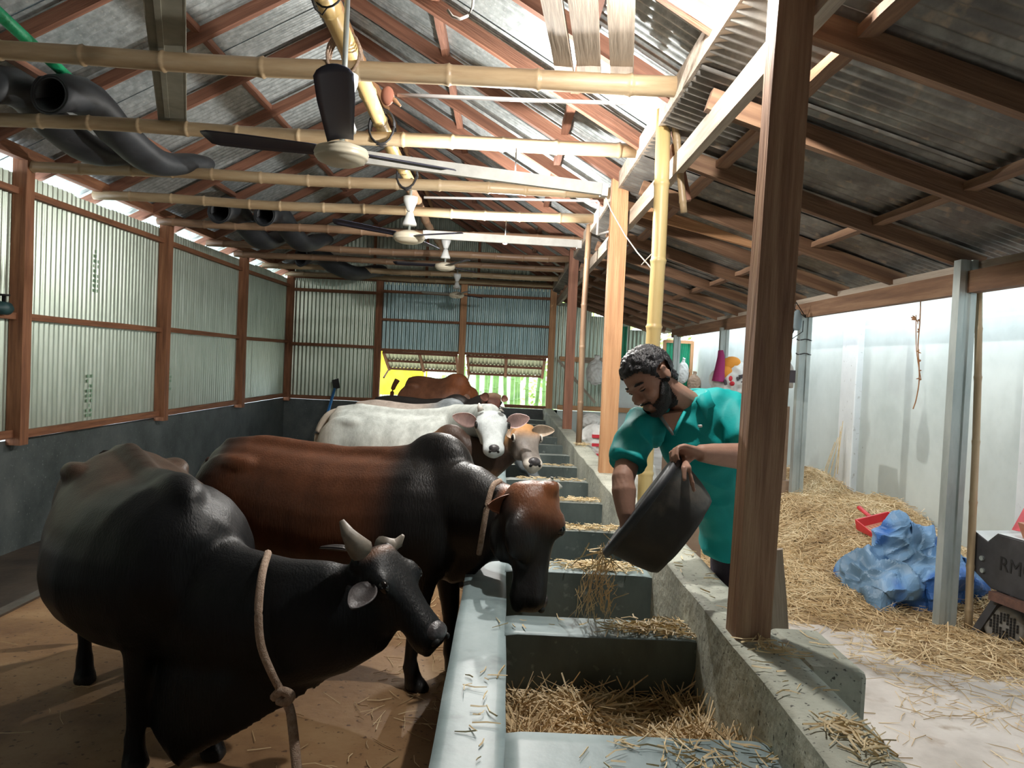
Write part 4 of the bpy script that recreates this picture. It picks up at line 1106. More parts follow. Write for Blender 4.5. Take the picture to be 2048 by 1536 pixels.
# right arm down into the tub
b.tube([RS + V((.09, .02, -.02)), RS + V((.01, 0, -.01)), RS.lerp(RE, .5), RE, RE.lerp(RWr, .3), RE.lerp(RWr, .75), RWr], [.04, .046, .05, .045, .048, .038, .031], 14)
# left arm across to the rim
b.tube([LS - V((.09, .02, .02)), LS - V((.01, 0, .01)), LS.lerp(LE, .5), LE, LE.lerp(LWr, .3), LE.lerp(LWr, .75), LWr], [.04, .046, .052, .046, .05, .04, .031], 14)
def hand(wr, pd_, across, nrm, fingers, thumb):
    """wr: wrist; pd_: along the palm; across: towards the index finger; nrm: back of the hand"""
    pd_, across, nrm = V(pd_).normalized(), V(across).normalized(), V(nrm).normalized()
    b.loft([(wr + pd_ * t, across, nrm, a, c, c) for t, a, c in ((-.02, .028, .024), (.02, .034, .020), (.055, .041, .017), (.085, .042, .014), (.095, .036, .010))], 12)
    for pts, r in fingers: b.tube(pts, [r, r * .98, r * .9, r * .75][:len(pts)], 9)
    b.tube(thumb[0], thumb[1], 9)
# left hand: palm over the rim, four fingers closing down the outside of the tub, thumb inside
tc_ = P(1284, 1008, 2.76); ta = V((-.80, .22, .55)).normalized(); te = V((0, 0, 1)); te = (te - ta * te.dot(ta)).normalized(); tn = ta.cross(te)   # tub: axis towards the opening
TR = .222
rim_top = tc_ + te * TR
pw = (P(1362, 899, 2.68) - LWr).normalized()
kn0 = LWr + pw * .085
ac = V((0, -.55, .3)) ; ac = (ac - pw * ac.dot(pw)).normalized(); nb = ac.cross(pw); nb = nb if nb.z > 0 else -nb
fing = []
for q, (ln, r) in enumerate(((.062, .0095), (.070, .010), (.066, .0095), (.052, .0085))):
    base = LWr + pw * .08 + ac * (.030 - .020 * q) + nb * .002
    k1 = base + pw * ln * .42 - nb * ln * .20
    if q < 2:   # index and middle reach over the rim
        k2 = k1 + pw * ln * .10 - nb * ln * .42; k3 = k2 - nb * ln * .34 - pw * ln * .12
    else:
        k2 = k1 - nb * ln * .45 - pw * ln * .05; k3 = k2 - nb * ln * .36 - pw * ln * .2
    fing.append(([base - pw * .02, base, k1, k2, k3], r))
b2f = []
for pts, r in fing: b2f.append((pts, r))
def hand2(wr, pd_, across, nrm, fingers, thumb):
    b.loft([(wr + pd_ * t, across, nrm, a, c, c) for t, a, c in ((-.02, .027, .024), (.02, .032, .021), (.055, .040, .018), (.082, .041, .015), (.094, .034, .011))], 12)
    for pts, r in fingers: b.tube(pts, [r, r, r * .95, r * .88, r * .7], 9)
    b.tube(*thumb, 9)
hand2(LWr, pw, ac, nb, b2f, ([LWr + pw * .02 - nb * .012 - ac * .012, LWr + pw * .045 - nb * .038 - ac * .022, P(1368, 938, 2.56), P(1369, 962, 2.54)], [.014, .0125, .0115, .008]))
# a second pair of finger tips showing below the rim: ring and little finger hooked down the side
b.tube([LWr + pw * .05 - nb * .02 - ac * .03, P(1378, 936, 2.58), P(1384, 965, 2.57), P(1389, 984, 2.57)], [.012, .0105, .0095, .007], 9)
# right hand inside the tub, loosely curled
pd2 = (RH - RWr).normalized(); ac2 = V((.9, .2, .3)); ac2 = (ac2 - pd2 * ac2.dot(pd2)).normalized(); nb2 = ac2.cross(pd2); nb2 = nb2 if nb2.y < 0 else -nb2
f2 = []
for q, (ln, r) in enumerate(((.064, .0095), (.072, .010), (.068, .0095), (.054, .0085))):
    base = RWr + pd2 * .082 + ac2 * (.030 - .020 * q); k1 = base + pd2 * ln * .4 - nb2 * ln * .1; k2 = k1 + pd2 * ln * .26 - nb2 * ln * .2; k3 = k2 + pd2 * ln * .12 - nb2 * ln * .22
    f2.append(([base - pd2 * .02, base, k1, k2, k3], r))
hand2(RWr, pd2, ac2, nb2, f2, ([RWr + pd2 * .02 + ac2 * .02, RWr + pd2 * .04 + ac2 * .045 - nb2 * .01, RWr + pd2 * .065 + ac2 * .055 - nb2 * .022, RWr + pd2 * .085 + ac2 * .05 - nb2 * .03], [.014, .0125, .0115, .008]))
me = remesh(b, 'body', .0058, 2)
headco = get_co(me); nrm_ = np.empty(len(me.vertices) * 3); me.vertices.foreach_get('normal', nrm_); nrm_ = nrm_.reshape(-1, 3)
polys = [tuple(p.vertices) for p in me.polygons]
rel = headco - np.array(HC); hx, hy, hz = rel @ np.array(hf), rel @ np.array(hl_), rel @ np.array(hu_)
finish(me, 'body', 'skin', man)


def shell(name, mask, off, m, seed, rough_amp):
    """hair or beard: the skin surface where mask holds, pushed outward with a ragged edge"""
    ids = np.nonzero(mask > 0)[0]; idx = {int(i): k for k, i in enumerate(ids)}
    fs = [tuple(idx[v] for v in p) for p in polys if all(v in idx for v in p)]
    vs = []
    for i in ids:
        c = headco[i]; nn = noise.noise(V(c * 55) + V((seed, 0, 0))); n2 = noise.noise(V(c * 130))
        vs.append(c + nrm_[i] * (off * min(1, mask[i] * 1.0) + rough_amp * (nn + .6 * n2) * min(1, mask[i] * 2)) + nrm_[i] * .0015)
    me2 = bpy.data.meshes.new(name); me2.from_pydata([tuple(v) for v in vs], [], fs); me2.update()
    o = finish(me2, name, m, man); return o
front = sstep(hx, .0, .075)
side_lim = .0 + .01 * 0
hl0 = .072 * front + (1 - front) * (-.02 - .055 * sstep(-hx, .02, .07))
near_head = (hz > -.10) & (np.linalg.norm(rel, axis=1) < .16)
earm = (np.abs(hy) > .072) & (np.abs(hx + .015) < .03) & (np.abs(hz) < .036)
hm = np.clip((hz - hl0) / .02, 0, 1) * near_head * (~earm)
shell('hair', hm + hm * .6 * sstep(hz, .05, .1), .014, 'hair', 3, .006)
bm_ = (np.abs(hz + .075) < .07) & (hx > -.012) & near_head.astype(bool) | ((hz < -.02) & (hz > -.135) & (hx > -.012) & (np.linalg.norm(rel, axis=1) < .17))
line = -.008 - .050 * sstep(hx, .01, .075)             # beard line falls from the ear to the mouth
bv = np.clip((line - hz) / .012, 0, 1) * bm_
must = (hx > .085) & (np.abs(hy) < .032) & (hz < -.040) & (hz > -.056)
lips = (hx > .085) & (np.abs(hy) < .024) & (hz <= -.056) & (hz > -.084)
bv = np.where(must, .6, bv) * (~lips)
bv = bv * (rel @ np.array(hf) > -.012)
shell('beard', bv, .009, 'beard', 9, .0025)
for sg in (-1, 1):
    MB().tube([HP(.094, sg * .014, .030), HP(.092, sg * .034, .037), HP(.076, sg * .056, .030)], [.005, .006, .003], 7).build('eyebrow', 'hair', man, True)
    MB().ball(HP(.083, sg * .032, .008), .010, .015, .0075, hf, hl_).build('eye', 'eye', man, True)
    MB().ball(HP(.084, sg * .032, .012), .0105, .018, .006, hf, hl_).build('eyelid', 'skin', man, True)

# shirt
b = MB()
TS = [((1.035, 3.27, .845), (.5, .86, 0), .19, .135), ((1.03, 3.25, .95), (.55, .83, 0), .19, .14), ((1.0, 3.21, 1.06), (.7, .7, 0), .185, .14), ((.955, 3.15, 1.18), (.9, .4, .1), .185, .145), ((.90, 3.09, 1.29), (.96, .15, .2), .205, .14), ((.81, 3.06, 1.385), (.96, .12, .25), .205, .115), ((.755, 3.045, 1.44), (.96, .12, .26), .15, .085), ((.735, 3.04, 1.475), (.96, .1, .26), .085, .07)]
secs = []
for i, (c, sd, a, d) in enumerate(TS):
    c = V(c); tn_ = (V(TS[min(i + 1, 7)][0]) - V(TS[max(i - 1, 0)][0])).normalized(); sd = V(sd); sd = (sd - tn_ * sd.dot(tn_)).normalized(); u = tn_.cross(sd)
    secs.append((c, sd, u, a, d, d))
b.loft(secs, 26)
def sleeve(S, E, inner):
    d = (E - S).normalized()
    b.tube([S + inner, S, S.lerp(E, .3), S.lerp(E, .62), S.lerp(E, .74)], [.07, .076, .074, .069, .068], 18)
    return S.lerp(E, .70), d
c1, d1 = sleeve(RS, RE, V((.09, .02, -.02))); c2, d2 = sleeve(LS, LE, V((-.09, -.02, -.03)))
me = remesh(b, 'shirt', .0085, 3)
co = get_co(me); nr = np.empty(len(me.vertices) * 3); me.vertices.foreach_get('normal', nr); nr = nr.reshape(-1, 3)
dis = np.zeros(len(co))
for i, c in enumerate(co):
    c = V(c)
    fold = noise.noise(V((c.x * 5 + c.z * 9, c.y * 6, c.z * 3.2 - c.x * 4)))                    # long drapes from the shoulder
    fold2 = noise.noise(V(((c.x - c.z) * 14, c.y * 6, (c.x + c.z) * 5)))
    near = min((c - RS.lerp(RE, .4)).length, (c - LS.lerp(LE, .4)).length)
    k = 1.0 if near > .16 else 1.1
    dis[i] = .022 * (1 - abs(fold) * 2.6) * .5 * k + .006 * fold2 * k
co = co + nr * dis[:, None]; set_co(me, co)
shirt_o = finish(me, 'shirt', 'shirt', man)
# collar, placket, cuffs, lungi
collar = MB(); cc = V((.735, 3.035, 1.468)); 
def ringp(r, z, a): 
    ax = V((.96, .1, .2)).normalized(); ay = V((-.05, .97, .1)); az = ax.cross(ay).normalized()
    return cc + ax * (r * math.cos(a)) + ay * (r * .92 * math.sin(a)) + az * z
vs = []; fs = []; N = 26; a0 = -math.pi / 2 - .35
for i in range(N + 1):
    a = a0 + .62 + (2 * math.pi - 1.2) * i / N
    e = 1 if i in (0, N) else 0
    for r, z in ((.084, .036 - .02 * e), (.098, .042 - .02 * e), (.134 + .02 * e, -.012 - .035 * e), (.126 + .02 * e, -.018 - .035 * e)): vs.append(ringp(r, z, a))
for i in range(N):
    for q in range(4): fs.append((i * 4 + q, i * 4 + (q + 1) % 4, i * 4 + 4 + (q + 1) % 4, i * 4 + 4 + q))
fs += [(0, 1, 2, 3), tuple(N * 4 + q for q in (3, 2, 1, 0))]
collar.add(vs, fs).build('collar', 'shirt', shirt_o, True)
fr = V((-.1, -.97, -.15)).normalized()
vA, vB, vC = P(1318, 828, 2.95), P(1368, 822, 2.96), P(1346, 868, 2.925)
nb_ = fr * .012
MB().add([vA + nb_, vB + nb_, vC + nb_, vA - nb_ * 5, vB - nb_ * 5, vC - nb_ * 3], [(0, 1, 2), (5, 4, 3), (0, 3, 4, 1), (1, 4, 5, 2), (2, 5, 3, 0)]).build('open_neck', 'skin', man)
MB().tube([vA + nb_ * 1.2, (vA + vC) / 2 + nb_ * 1.5, vC + nb_ * 1.2], [.011, .012, .009], 8, flat=.6).build('placket', 'inner', shirt_o, True)
MB().tube([vB + nb_ * 1.2, (vB + vC) / 2 + nb_ * 1.4, vC + nb_ * 1.2], [.009, .009, .009], 8, flat=.6).build('placket', 'shirt', shirt_o, True)
for c, d in ((c1, d1), (c2, d2)):
    MB().lathe(c, d, [(-.012, .071), (.012, .0715), (.013, .066)], 22).build('cuff', 'shirt', shirt_o, True)
q = P(1400, 852, 2.91); MB().obox(q, (.006, 0, .001), (0, .012, 0), (0, 0, .004)).build('chest_emblem', 'white', shirt_o)
lg = MB(); lg.loft([(V((1.05, 3.27, .90)), V((.25, .97, 0)), V((-.97, .25, 0)), .19, .115, .115), (V((1.055, 3.27, .7)), V((.2, .98, 0)), V((-.98, .2, 0)), .20, .11, .11), (V((1.06, 3.28, .45)), V((.1, .99, 0)), V((-.99, .1, 0)), .22, .11, .11), (V((1.08, 3.29, .24)), V((0, 1, 0)), V((-1, 0, 0)), .24, .13, .12)], 24)
lme = lg.mesh('lungi'); finish(lme, 'lungi', 'lungi', man)

# ---- the tub
tub = thing('tub', 'round black rubber tub tipped over the trough in the hands of the man', 'tub', tuple(tc_))
b = MB(); ax = -ta
b.lathe(tc_, ax, [(.0, TR - .012), (-.006, TR - .004), (-.006, TR + .008), (.014, TR + .010), (.018, TR), (.06, TR - .010), (.12, TR - .026), (.17, TR - .044), (.188, TR - .056), (.192, .12), (.186, .10), (.184, .02)], 48)
N = 48
b.lathe(tc_, ax, [(-.005, TR - .005), (.05, TR - .018), (.12, TR - .036), (.165, TR - .056), (.172, .1), (.172, .01)], 48)
me = b.mesh('shell', root_loc(tub)); cc_ = get_co(me)
for i in range(len(cc_)):                       # a soft, slightly dented rim at the pouring side
    c = V(cc_[i]); low = max(0, -c.normalized().dot(te)) if c.length > .1 else 0
    cc_[i] += np.array(tn) * .02 * low ** 3 * (1 if c.dot(tn) > 0 else -1) + np.array(te) * .018 * low ** 6
set_co(me, cc_); me.materials.append(MT['tub']); link('shell', me, None, tub, None, True)
MB().lathe(tc_, ax, [(-.008, TR - .006), (-.012, TR + .002), (-.004, TR + .012), (.016, TR + .013), (.020, TR + .002)], 48).build('rim', 'rubber', tub, True)
MB().lathe(tc_ + ax * .188, ax, [(0, .125), (.008, .12), (.010, .112), (.004, .105)], 40).build('foot_ring', 'tub', tub, True)
# ================================================================== STRAW
def rand_dirs(n, flatness=.25):
    a = rng.uniform(0, 2 * math.pi, n); return np.stack([np.cos(a), np.sin(a), rng.normal(0, flatness, n)], 1)


def pile_h(x, y):
    """height of the straw heap above the aisle floor"""
    h = .52 * np.exp(-((x - 3.15) / .62) ** 2 - ((y - 7.75) / .8) ** 2)
    h = np.maximum(h, .40 * np.exp(-(np.maximum(0, 2.75 - x) / .55) ** 2 - ((y - 6.7) / 1.1) ** 2) * np.clip((x - 1.5) / .6, 0, 1))
    h = np.maximum(h, .30 * np.exp(-((x - 3.1) / .75) ** 2 - ((y - 5.6) / .75) ** 2))
    h = np.maximum(h, .13 * np.exp(-((x - 2.2) / .7) ** 2 - ((y - 5.4) / .8) ** 2))
    h = np.maximum(h, .06 * np.exp(-((x - 2.75) / .65) ** 2 - ((y - 4.15) / .45) ** 2))
    return h
nx, ny = 46, 90; vs = []; fs = []
for j in range(ny + 1):
    for i in range(nx + 1):
        x = 1.35 + (XW - .01 - 1.35) * i / nx; y = 3.6 + 5.6 * j / ny
        z = float(pile_h(np.array(x), np.array(y))); z += .05 * z ** .5 * noise.noise(V((x * 7, y * 7, 0))) + .03 * z ** .5 * noise.noise(V((x * 19, y * 19, 5)))
        vs.append((x, y, ZA - .02 + z - (.012 if z < .03 else 0)))
for j in range(ny):
    for i in range(nx): a = j * (nx + 1) + i; fs.append((a, a + 1, a + nx + 2, a + nx + 1))
n = 30000
x = rng.uniform(1.4, XW - .08, n * 3); y = rng.uniform(3.6, 9.0, n * 3); h = pile_h(x, y)
keep = rng.uniform(0, 1, n * 3) < np.clip((h - .015) * 9, 0, 1) * np.where(y > 7.8, .45, 1); x, y, h = x[keep][:n], y[keep][:n], h[keep][:n]; n = len(x)
pos = np.stack([x, y, ZA - .015 + h + rng.uniform(-.012, .045, n) * np.clip(h * 6, .25, 1)], 1)
d = rand_dirs(n, .22); e = .05; d[:, 2] += (pile_h(x + e * d[:, 0], y + e * d[:, 1]) - h) / e * .9
o = strands('straw_heap', pos, d, rng.uniform(.06, .26, n), rng.uniform(.0016, .0036, n), 'straw', None, .1, (vs, fs))
tag(o, 'big loose heap of dry straw piled against the pale green wall', 'straw', kind='stuff')

def scatter(name, label, rects, m='straw_pale', flat_=.06, rlen=(.02, .09), rrad=(.0016, .0034), kind='stuff'):
    ps = []
    for x0, x1, y0, y1, z, cnt, *hh in rects:
        hgt = hh[0] if hh else .0
        u, v_ = rng.uniform(0, 1, cnt), rng.uniform(0, 1, cnt)
        if len(hh) > 1: u = np.clip(.5 + rng.normal(0, .22, cnt), 0, 1); v_ = np.clip(.5 + rng.normal(0, .22, cnt), 0, 1)
        ps.append(np.stack([x0 + (x1 - x0) * u, y0 + (y1 - y0) * v_, z + .004 + rng.uniform(0, 1, cnt) * hgt], 1))
    ps = np.concatenate(ps); k = len(ps)
    o = strands(name, ps, rand_dirs(k, flat_), rng.uniform(*rlen, k), rng.uniform(*rrad, k), m, None, .06)
    return tag(o, label, 'straw', kind=kind)
scatter('straw_bits', 'chopped straw bits scattered on the cement trough walls', [
    (.42, .74, 2.76, 2.94, .604, 170, .012, 1), (.62, .76, 2.76, 2.95, .604, 90, .01), (.2, .74, 1.78, 2.0, .604, 46), (.45, .75, 1.76, 1.98, .604, 60, .01), (-.12, .04, 1.5, 2.4, .604, 26), (.0, .5, 2.76, 2.94, .604, 14),
    (.30, .70, 3.60, 3.78, .604, 330, .02, 1), (.1, .7, 3.6, 3.78, .604, 80, .01), (.15, .74, 4.50, 4.65, .604, 300, .014), (.15, .74, 5.45, 5.59, .604, 260, .014), (.15, .74, 6.41, 6.54, .604, 90, .01), (.1, .7, 7.33, 7.45, .604, 90, .01),
    (.77, .92, 1.45, 2.2, .755, 40), (.80, .92, 1.62, 1.85, .755, 60, .012, 1), (.78, .92, 2.2, 2.36, .755, 40, .01, 1), (.77, .92, 2.5, 5, .755, 40), (.93, 1.08, 2.2, 2.45, .752, 6), (.62, .76, 1.6, 1.8, .604, 90, .03, 1), (.76, .92, 7.8, 8.2, .755, 90, .02, 1)])
scatter('floor_straw', 'thin straw stalks strewn over the pale aisle floor', [(1.2, 3.4, 2.3, 4.4, ZA, 260), (1.9, 3.4, 3.2, 4.3, ZA, 420, .01)], 'straw', .03, (.05, .2), (.0013, .0026))
scatter('stall_straw', 'few straw stalks lying on the earthy stall floor', [(-1.5, -.2, 1.8, 3.6, .004, 90), (-.6, -.16, 3.2, 6, .004, 160), (-2.6, -1.4, 2, 4, .004, 30)], 'straw', .02, (.03, .16), (.0013, .0025))

def bay(name, label, y0, y1, hf_, cnt, zbase=.2, up=.35, x0=.055, x1=.735, rlen=(.07, .25)):
    x = rng.uniform(x0, x1, cnt); y = rng.uniform(y0, y1, cnt); h = hf_(x, y)
    pos = np.stack([x, y, zbase + h + rng.uniform(-.03, .02, cnt)], 1); d = rand_dirs(cnt, up)
    L_ = rng.uniform(*rlen, cnt)
    d /= np.linalg.norm(d, axis=1)[:, None]
    for ax_, lo, hi in ((0, x0 - .005, x1 + .005), (1, y0, y1)):           # keep the stalks inside the bay
        ov = np.maximum(lo - (pos[:, ax_] - np.abs(d[:, ax_]) * L_ / 2), (pos[:, ax_] + np.abs(d[:, ax_]) * L_ / 2) - hi); bad = ov > 0
        d[bad, ax_] *= .25
    vs = []; fs = []; nn = 16
    for j in range(nn + 1):
        for i in range(nn + 1):
            xx = x0 - .01 + (x1 - x0 + .02) * i / nn; yy = y0 + (y1 - y0) * j / nn
            vs.append((xx, yy, zbase - .03 + float(hf_(np.array(xx), np.array(yy)))))
    for j in range(nn):
        for i in range(nn): a = j * (nn + 1) + i; fs.append((a, a + 1, a + nn + 2, a + nn + 1))
    o = strands(name, pos, d, L_, rng.uniform(.0016, .0034, cnt), 'straw', None, .08, (vs, fs)); return tag(o, label, 'straw', kind='stuff')
bay('trough_straw', 'loose straw filling the trough bay nearest the viewer', 2.02, 2.73, lambda x, y: .17 + .10 * np.clip((x - .5) / .25, 0, 1) * np.clip((2.5 - y) / .3, 0, 1) + .03 * np.sin(x * 14) * np.cos(y * 11) + .05 * np.clip((2.4 - y) / .4, 0, 1), 4600, up=.26, rlen=(.08, .30))
bay('trough_straw', 'small straw mound in the trough bay under the brown bull', 2.97, 3.56, lambda x, y: .03 + .14 * np.exp(-((x - .36) / .16) ** 2 - ((y - 3.1) / .2) ** 2), 1100, up=.55)
# straw falling from the lip of the tub
lip = tc_ - te * (TR + .01)
n = 120; tt = rng.uniform(0, 1, n) ** .8
p0 = np.array(lip); p1_ = np.array(P(1185, 1225, 2.98))
pos = p0[None] + (p1_ - p0)[None] * tt[:, None] + rng.normal(0, 1, (n, 3)) * (np.array([.035, .03, .02])[None] * (.4 + tt[:, None])); pos[:, 2] -= .05 * tt * (1 - tt)
d = np.tile((p1_ - p0), (n, 1)); d /= np.linalg.norm(d, axis=1)[:, None]; d += rng.normal(0, .22, (n, 3))
o = strands('falling_straw', pos, d, rng.uniform(.04, .16, n), rng.uniform(.0012, .0024, n), 'straw', None, .1); tag(o, 'straw stalks pouring from the lip of the black tub', 'straw', kind='stuff')
n = 12; pos = np.array(lip)[None] + rng.normal(0, .03, (n, 3)); o = strands('stray_stalks', pos, rand_dirs(n, .5), rng.uniform(.1, .26, n), rng.uniform(.002, .003, n), 'straw_pale', None, .04); tag(o, 'few pale stalks caught on the tipped rim of the tub', 'straw', kind='stuff')
n = 5; b_ = np.array([P(1655, 935, 7.7), P(1660, 925, 7.72), P(1668, 915, 7.7), P(1674, 905, 7.72), P(1680, 895, 7.7)]); d = np.array([(.25, .05, 1), (.3, .1, 1), (.2, 0, 1), (.12, .1, 1), (.05, 0, 1)], float)
o = strands('leaning_reeds', b_, d, np.full(n, .55), np.full(n, .006), 'straw_pale', None, .02); tag(o, 'few long pale reeds leaning on the white pilaster above the heap', 'reeds', kind='stuff')

# ================================================================== THINGS IN THE AISLE
# blue tarpaulin bundle
t = thing('tarpaulin', 'crumpled blue plastic tarpaulin bundled at the foot of the steel post', 'tarpaulin', (2.76, 4.98, ZA + .03))
b = MB(); b.ball((2.62, 4.98, .23), .25, .24, .16); b.ball((2.84, 5.0, .28), .24, .25, .22); b.ball((2.98, 5.02, .22), .22, .2, .15); b.ball((2.50, 4.9, .18), .14, .15, .08); b.tube([(2.72, 5.0, .4), (2.66, 4.98, .54), (2.64, 4.98, .64)], [.13, .08, .035], 12); b.ball((2.78, 5.0, .47), .13, .1, .09)
me = remesh(b, 'crumpled_sheet', .011, 3); co = get_co(me); nr = np.empty(len(co) * 3); me.vertices.foreach_get('normal', nr); nr = nr.reshape(-1, 3)
dz = np.array([.055 * (1 - 2.4 * abs(noise.noise(V((c[0] * 3.2 + c[2] * 2.2, c[1] * 3.4, c[2] * 3.2 - c[0]))))) + .035 * (1 - 2.6 * abs(noise.noise(V((c[0] * 7 + c[2] * 5, c[1] * 7 + 4, c[2] * 6 - c[0] * 4))))) + .016 * (1 - 2.6 * abs(noise.noise(V((c[0] * 15 - c[2] * 8, c[1] * 15 + 4, c[2] * 13))))) for c in co])
co = co + nr * (dz * 1.15)[:, None]; co[:, 2] = np.maximum(co[:, 2], ZA + .015); set_co(me, co); finish(me, 'crumpled_sheet', 'tarp', t, False)
MB().tube([P(1940, 1160, 4.9), P(1955, 1178, 4.9), P(1966, 1196, 4.9)], [.02, .018, .01], 8).build('strap', 'black', t, True)

# red dustpan on the heap
t = thing('dustpan', 'red plastic dustpan lying on the straw heap', 'dustpan', tuple(P(1765, 1055, 5.75)))
c0 = P(1768, 1062, 5.72); ex = (P(1800, 1078, 5.55) - P(1735, 1048, 5.95)); ex.normalize(); ey = V((0, 0, 1)).cross(ex).normalized(); ey = (ey + V((0, 0, .25))).normalized(); ez = ex.cross(ey).normalized(); ez = ez if ez.z > 0 else -ez
b = MB(); b.obox(c0 + ez * .012, ex * .14, ey * .14, ez * .006); b.build('tray', 'dust', t, bevel=.004)
b = MB(); b.obox(c0 - ex * .14 + ez * .045, ex * .008, ey * .14, ez * .04)
for sg in (-1, 1):
    b.add([c0 + ey * sg * .14 + ex * u + ez * v_ + ey * k for k in (0, .01) for u, v_ in ((-.14, 0), (.14, 0), (.14, .02), (-.14, .085))], [(0, 1, 2, 3), (7, 6, 5, 4), (0, 4, 5, 1), (1, 5, 6, 2), (2, 6, 7, 3), (3, 7, 4, 0)])
b.obox(c0 + ex * .12 + ez * .02, ex * .03, ey * .14, ez * .004)
b.build('rim', 'red', t, bevel=.003)
MB().tube([c0 - ex * .14 + ez * .06, c0 - ex * .2 + ez * .08, c0 - ex * .30 + ez * .11], [.022, .020, .022], 12, flat=.7).build('handle', 'red', t, True)
b = MB()
for q in range(8): b.obox(c0 + ey * (-.11 + .03 * q) + ez * .019, ex * .10, ey * .004, ez * .003)
b.build('ribs', 'dust', t)

# fodder chopping machine at the right edge
t = thing('chopping_machine', 'dark fodder chopping machine with red chute and grey motor beside the steel post', 'machine', (3.15, 4.3, ZA))
A_ = P(1946, 1110, 4.42); ux = (P(2048, 1160, 4.08) - P(1946, 1130, 4.42)); ux.z = 0; ux.normalize(); uy = V((-ux.y, ux.x, 0)); uz = V((0, 0, 1))
def MP(x, y, z): return A_ + ux * x + uy * y + uz * z
b = MB(); pr = [(0, -.085), (.0, .145), (.10, .105), (.165, .165), (.80, .165), (.80, -.16), (.14, -.16)]
vs = [MP(x, y, z) for y in (0, .34) for x, z in pr]; n_ = len(pr)
b.add(vs, [tuple(range(n_)), tuple(range(2 * n_ - 1, n_ - 1, -1))] + [(k, n_ + k, n_ + (k + 1) % n_, (k + 1) % n_) for k in range(n_)])
hs_ = b.build('housing', 'machine', t, bevel=.006)
b = MB(); b.add([MP(x, y, z) for x, y, z in ((.0, .0, .147), (.10, .0, .107), (.10, .34, .107), (.0, .34, .147), (.165, 0, .168), (.8, 0, .168), (.8, .34, .168), (.165, .34, .168))], [(0, 1, 2, 3), (1, 4, 7, 2), (4, 5, 6, 7)]); b.build('top_plate', 'white_dusty', t)
b = MB(); b.add([MP(*q) for q in ((-.02, .42, .34), (.55, .42, .36), (.55, .20, .19), (.08, .20, .165), (-.02, .40, .345), (.55, .40, .365), (.55, .18, .195), (.08, .18, .17))], [(0, 1, 2, 3), (7, 6, 5, 4), (0, 4, 5, 1), (1, 5, 6, 2), (2, 6, 7, 3), (3, 7, 4, 0)]); b.build('feed_chute', 'red', t)
b = MB(); b.add([MP(*q) for q in ((.24, .05, .25), (.8, .05, .21), (.8, .05, .17), (.28, .05, .17), (.24, .3, .25), (.8, .3, .21), (.8, .3, .17), (.28, .3, .17))], [(0, 1, 2, 3), (7, 6, 5, 4), (0, 4, 5, 1), (1, 5, 6, 2), (2, 6, 7, 3), (3, 7, 4, 0)]); b.build('guard', 'dust', t)
for x, z in ((.07, .0), (.08, -.07)): MB().lathe(MP(x, -.012, z), uy, [(0, .014), (.016, .014)], 10).build('bolt', 'steel', hs_)
for (x0, y0, x1, y1) in ((.20, .03, .06, -.02), (.20, .31, .06, .36), (.7, .03, .78, -.02)):
    p_, q_ = MP(x0, y0, -.16), MP(x1, y1, 0); q_.z = ZA; MB().beam(p_, q_, .045, .045, up=uy).build('leg', 'machine', t)
MB().beam(MP(.16, -.01, -.19), MP(.5, -.01, -.19), .05, .05).build('bracket', 'rust', t)
MB().lathe(MP(.42, .16, -.24), uz, [(-.1, .10), (.08, .14)], 16).build('blade_drum', 'rust', t, True)
mc = P(2008, 1252, 4.22); md = V((.74, .67, 0)); mc2 = mc + md * .32
b = MB(); b.lathe(mc, md, [(0, .088), (.004, .105), (.02, .115), (.07, .118), (.075, .122), (.32, .122)], 32); mo_ = b.build('motor', 'motor', t, True)
MB().obox(mc + md * .2 + uz * .12, md * .11, uy * .06, uz * .03).build('terminal_box', 'motor', mo_, bevel=.01)
b = MB(); ms = md.cross(uz).normalized()
for r_ in range(-4, 5):
    for c_ in range(-4, 5):
        if 1 < r_ * r_ + c_ * c_ < 19: b.obox(mc - md * .001 + ms * c_ * .0165 + uz * r_ * .0165, md * .003, ms * .0055, uz * .0065)
b.build('vent_grille', 'black', mo_)
MB().obox((mc + md * .16) - uz * .135, md * .14, uy * .1, uz * .03).build('motor_foot', 'machine', t)
def text(s, p, xa, za, size, m, parent, name='lettering', depth=.001, sx=1):
    cu = bpy.data.curves.new(name, 'FONT'); cu.body = s; cu.size = size; cu.extrude = depth; cu.resolution_u = 3
    o = bpy.data.objects.new(name, cu); COL.objects.link(o); cu.materials.append(MT[m])
    xa, za = V(xa).normalized(), V(za).normalized(); n_ = xa.cross(za); M4 = frame(V(p), xa, za, n_) @ Matrix.Diagonal((sx, 1, 1, 1))
    me = bpy.data.meshes.new_from_object(o); bpy.data.objects.remove(o); me.name = name
    return link(name, me, None, parent, M4)
text('RMC', MP(.185, -.002, -.035), ux, uz, .115, 'black', hs_, sx=.95)

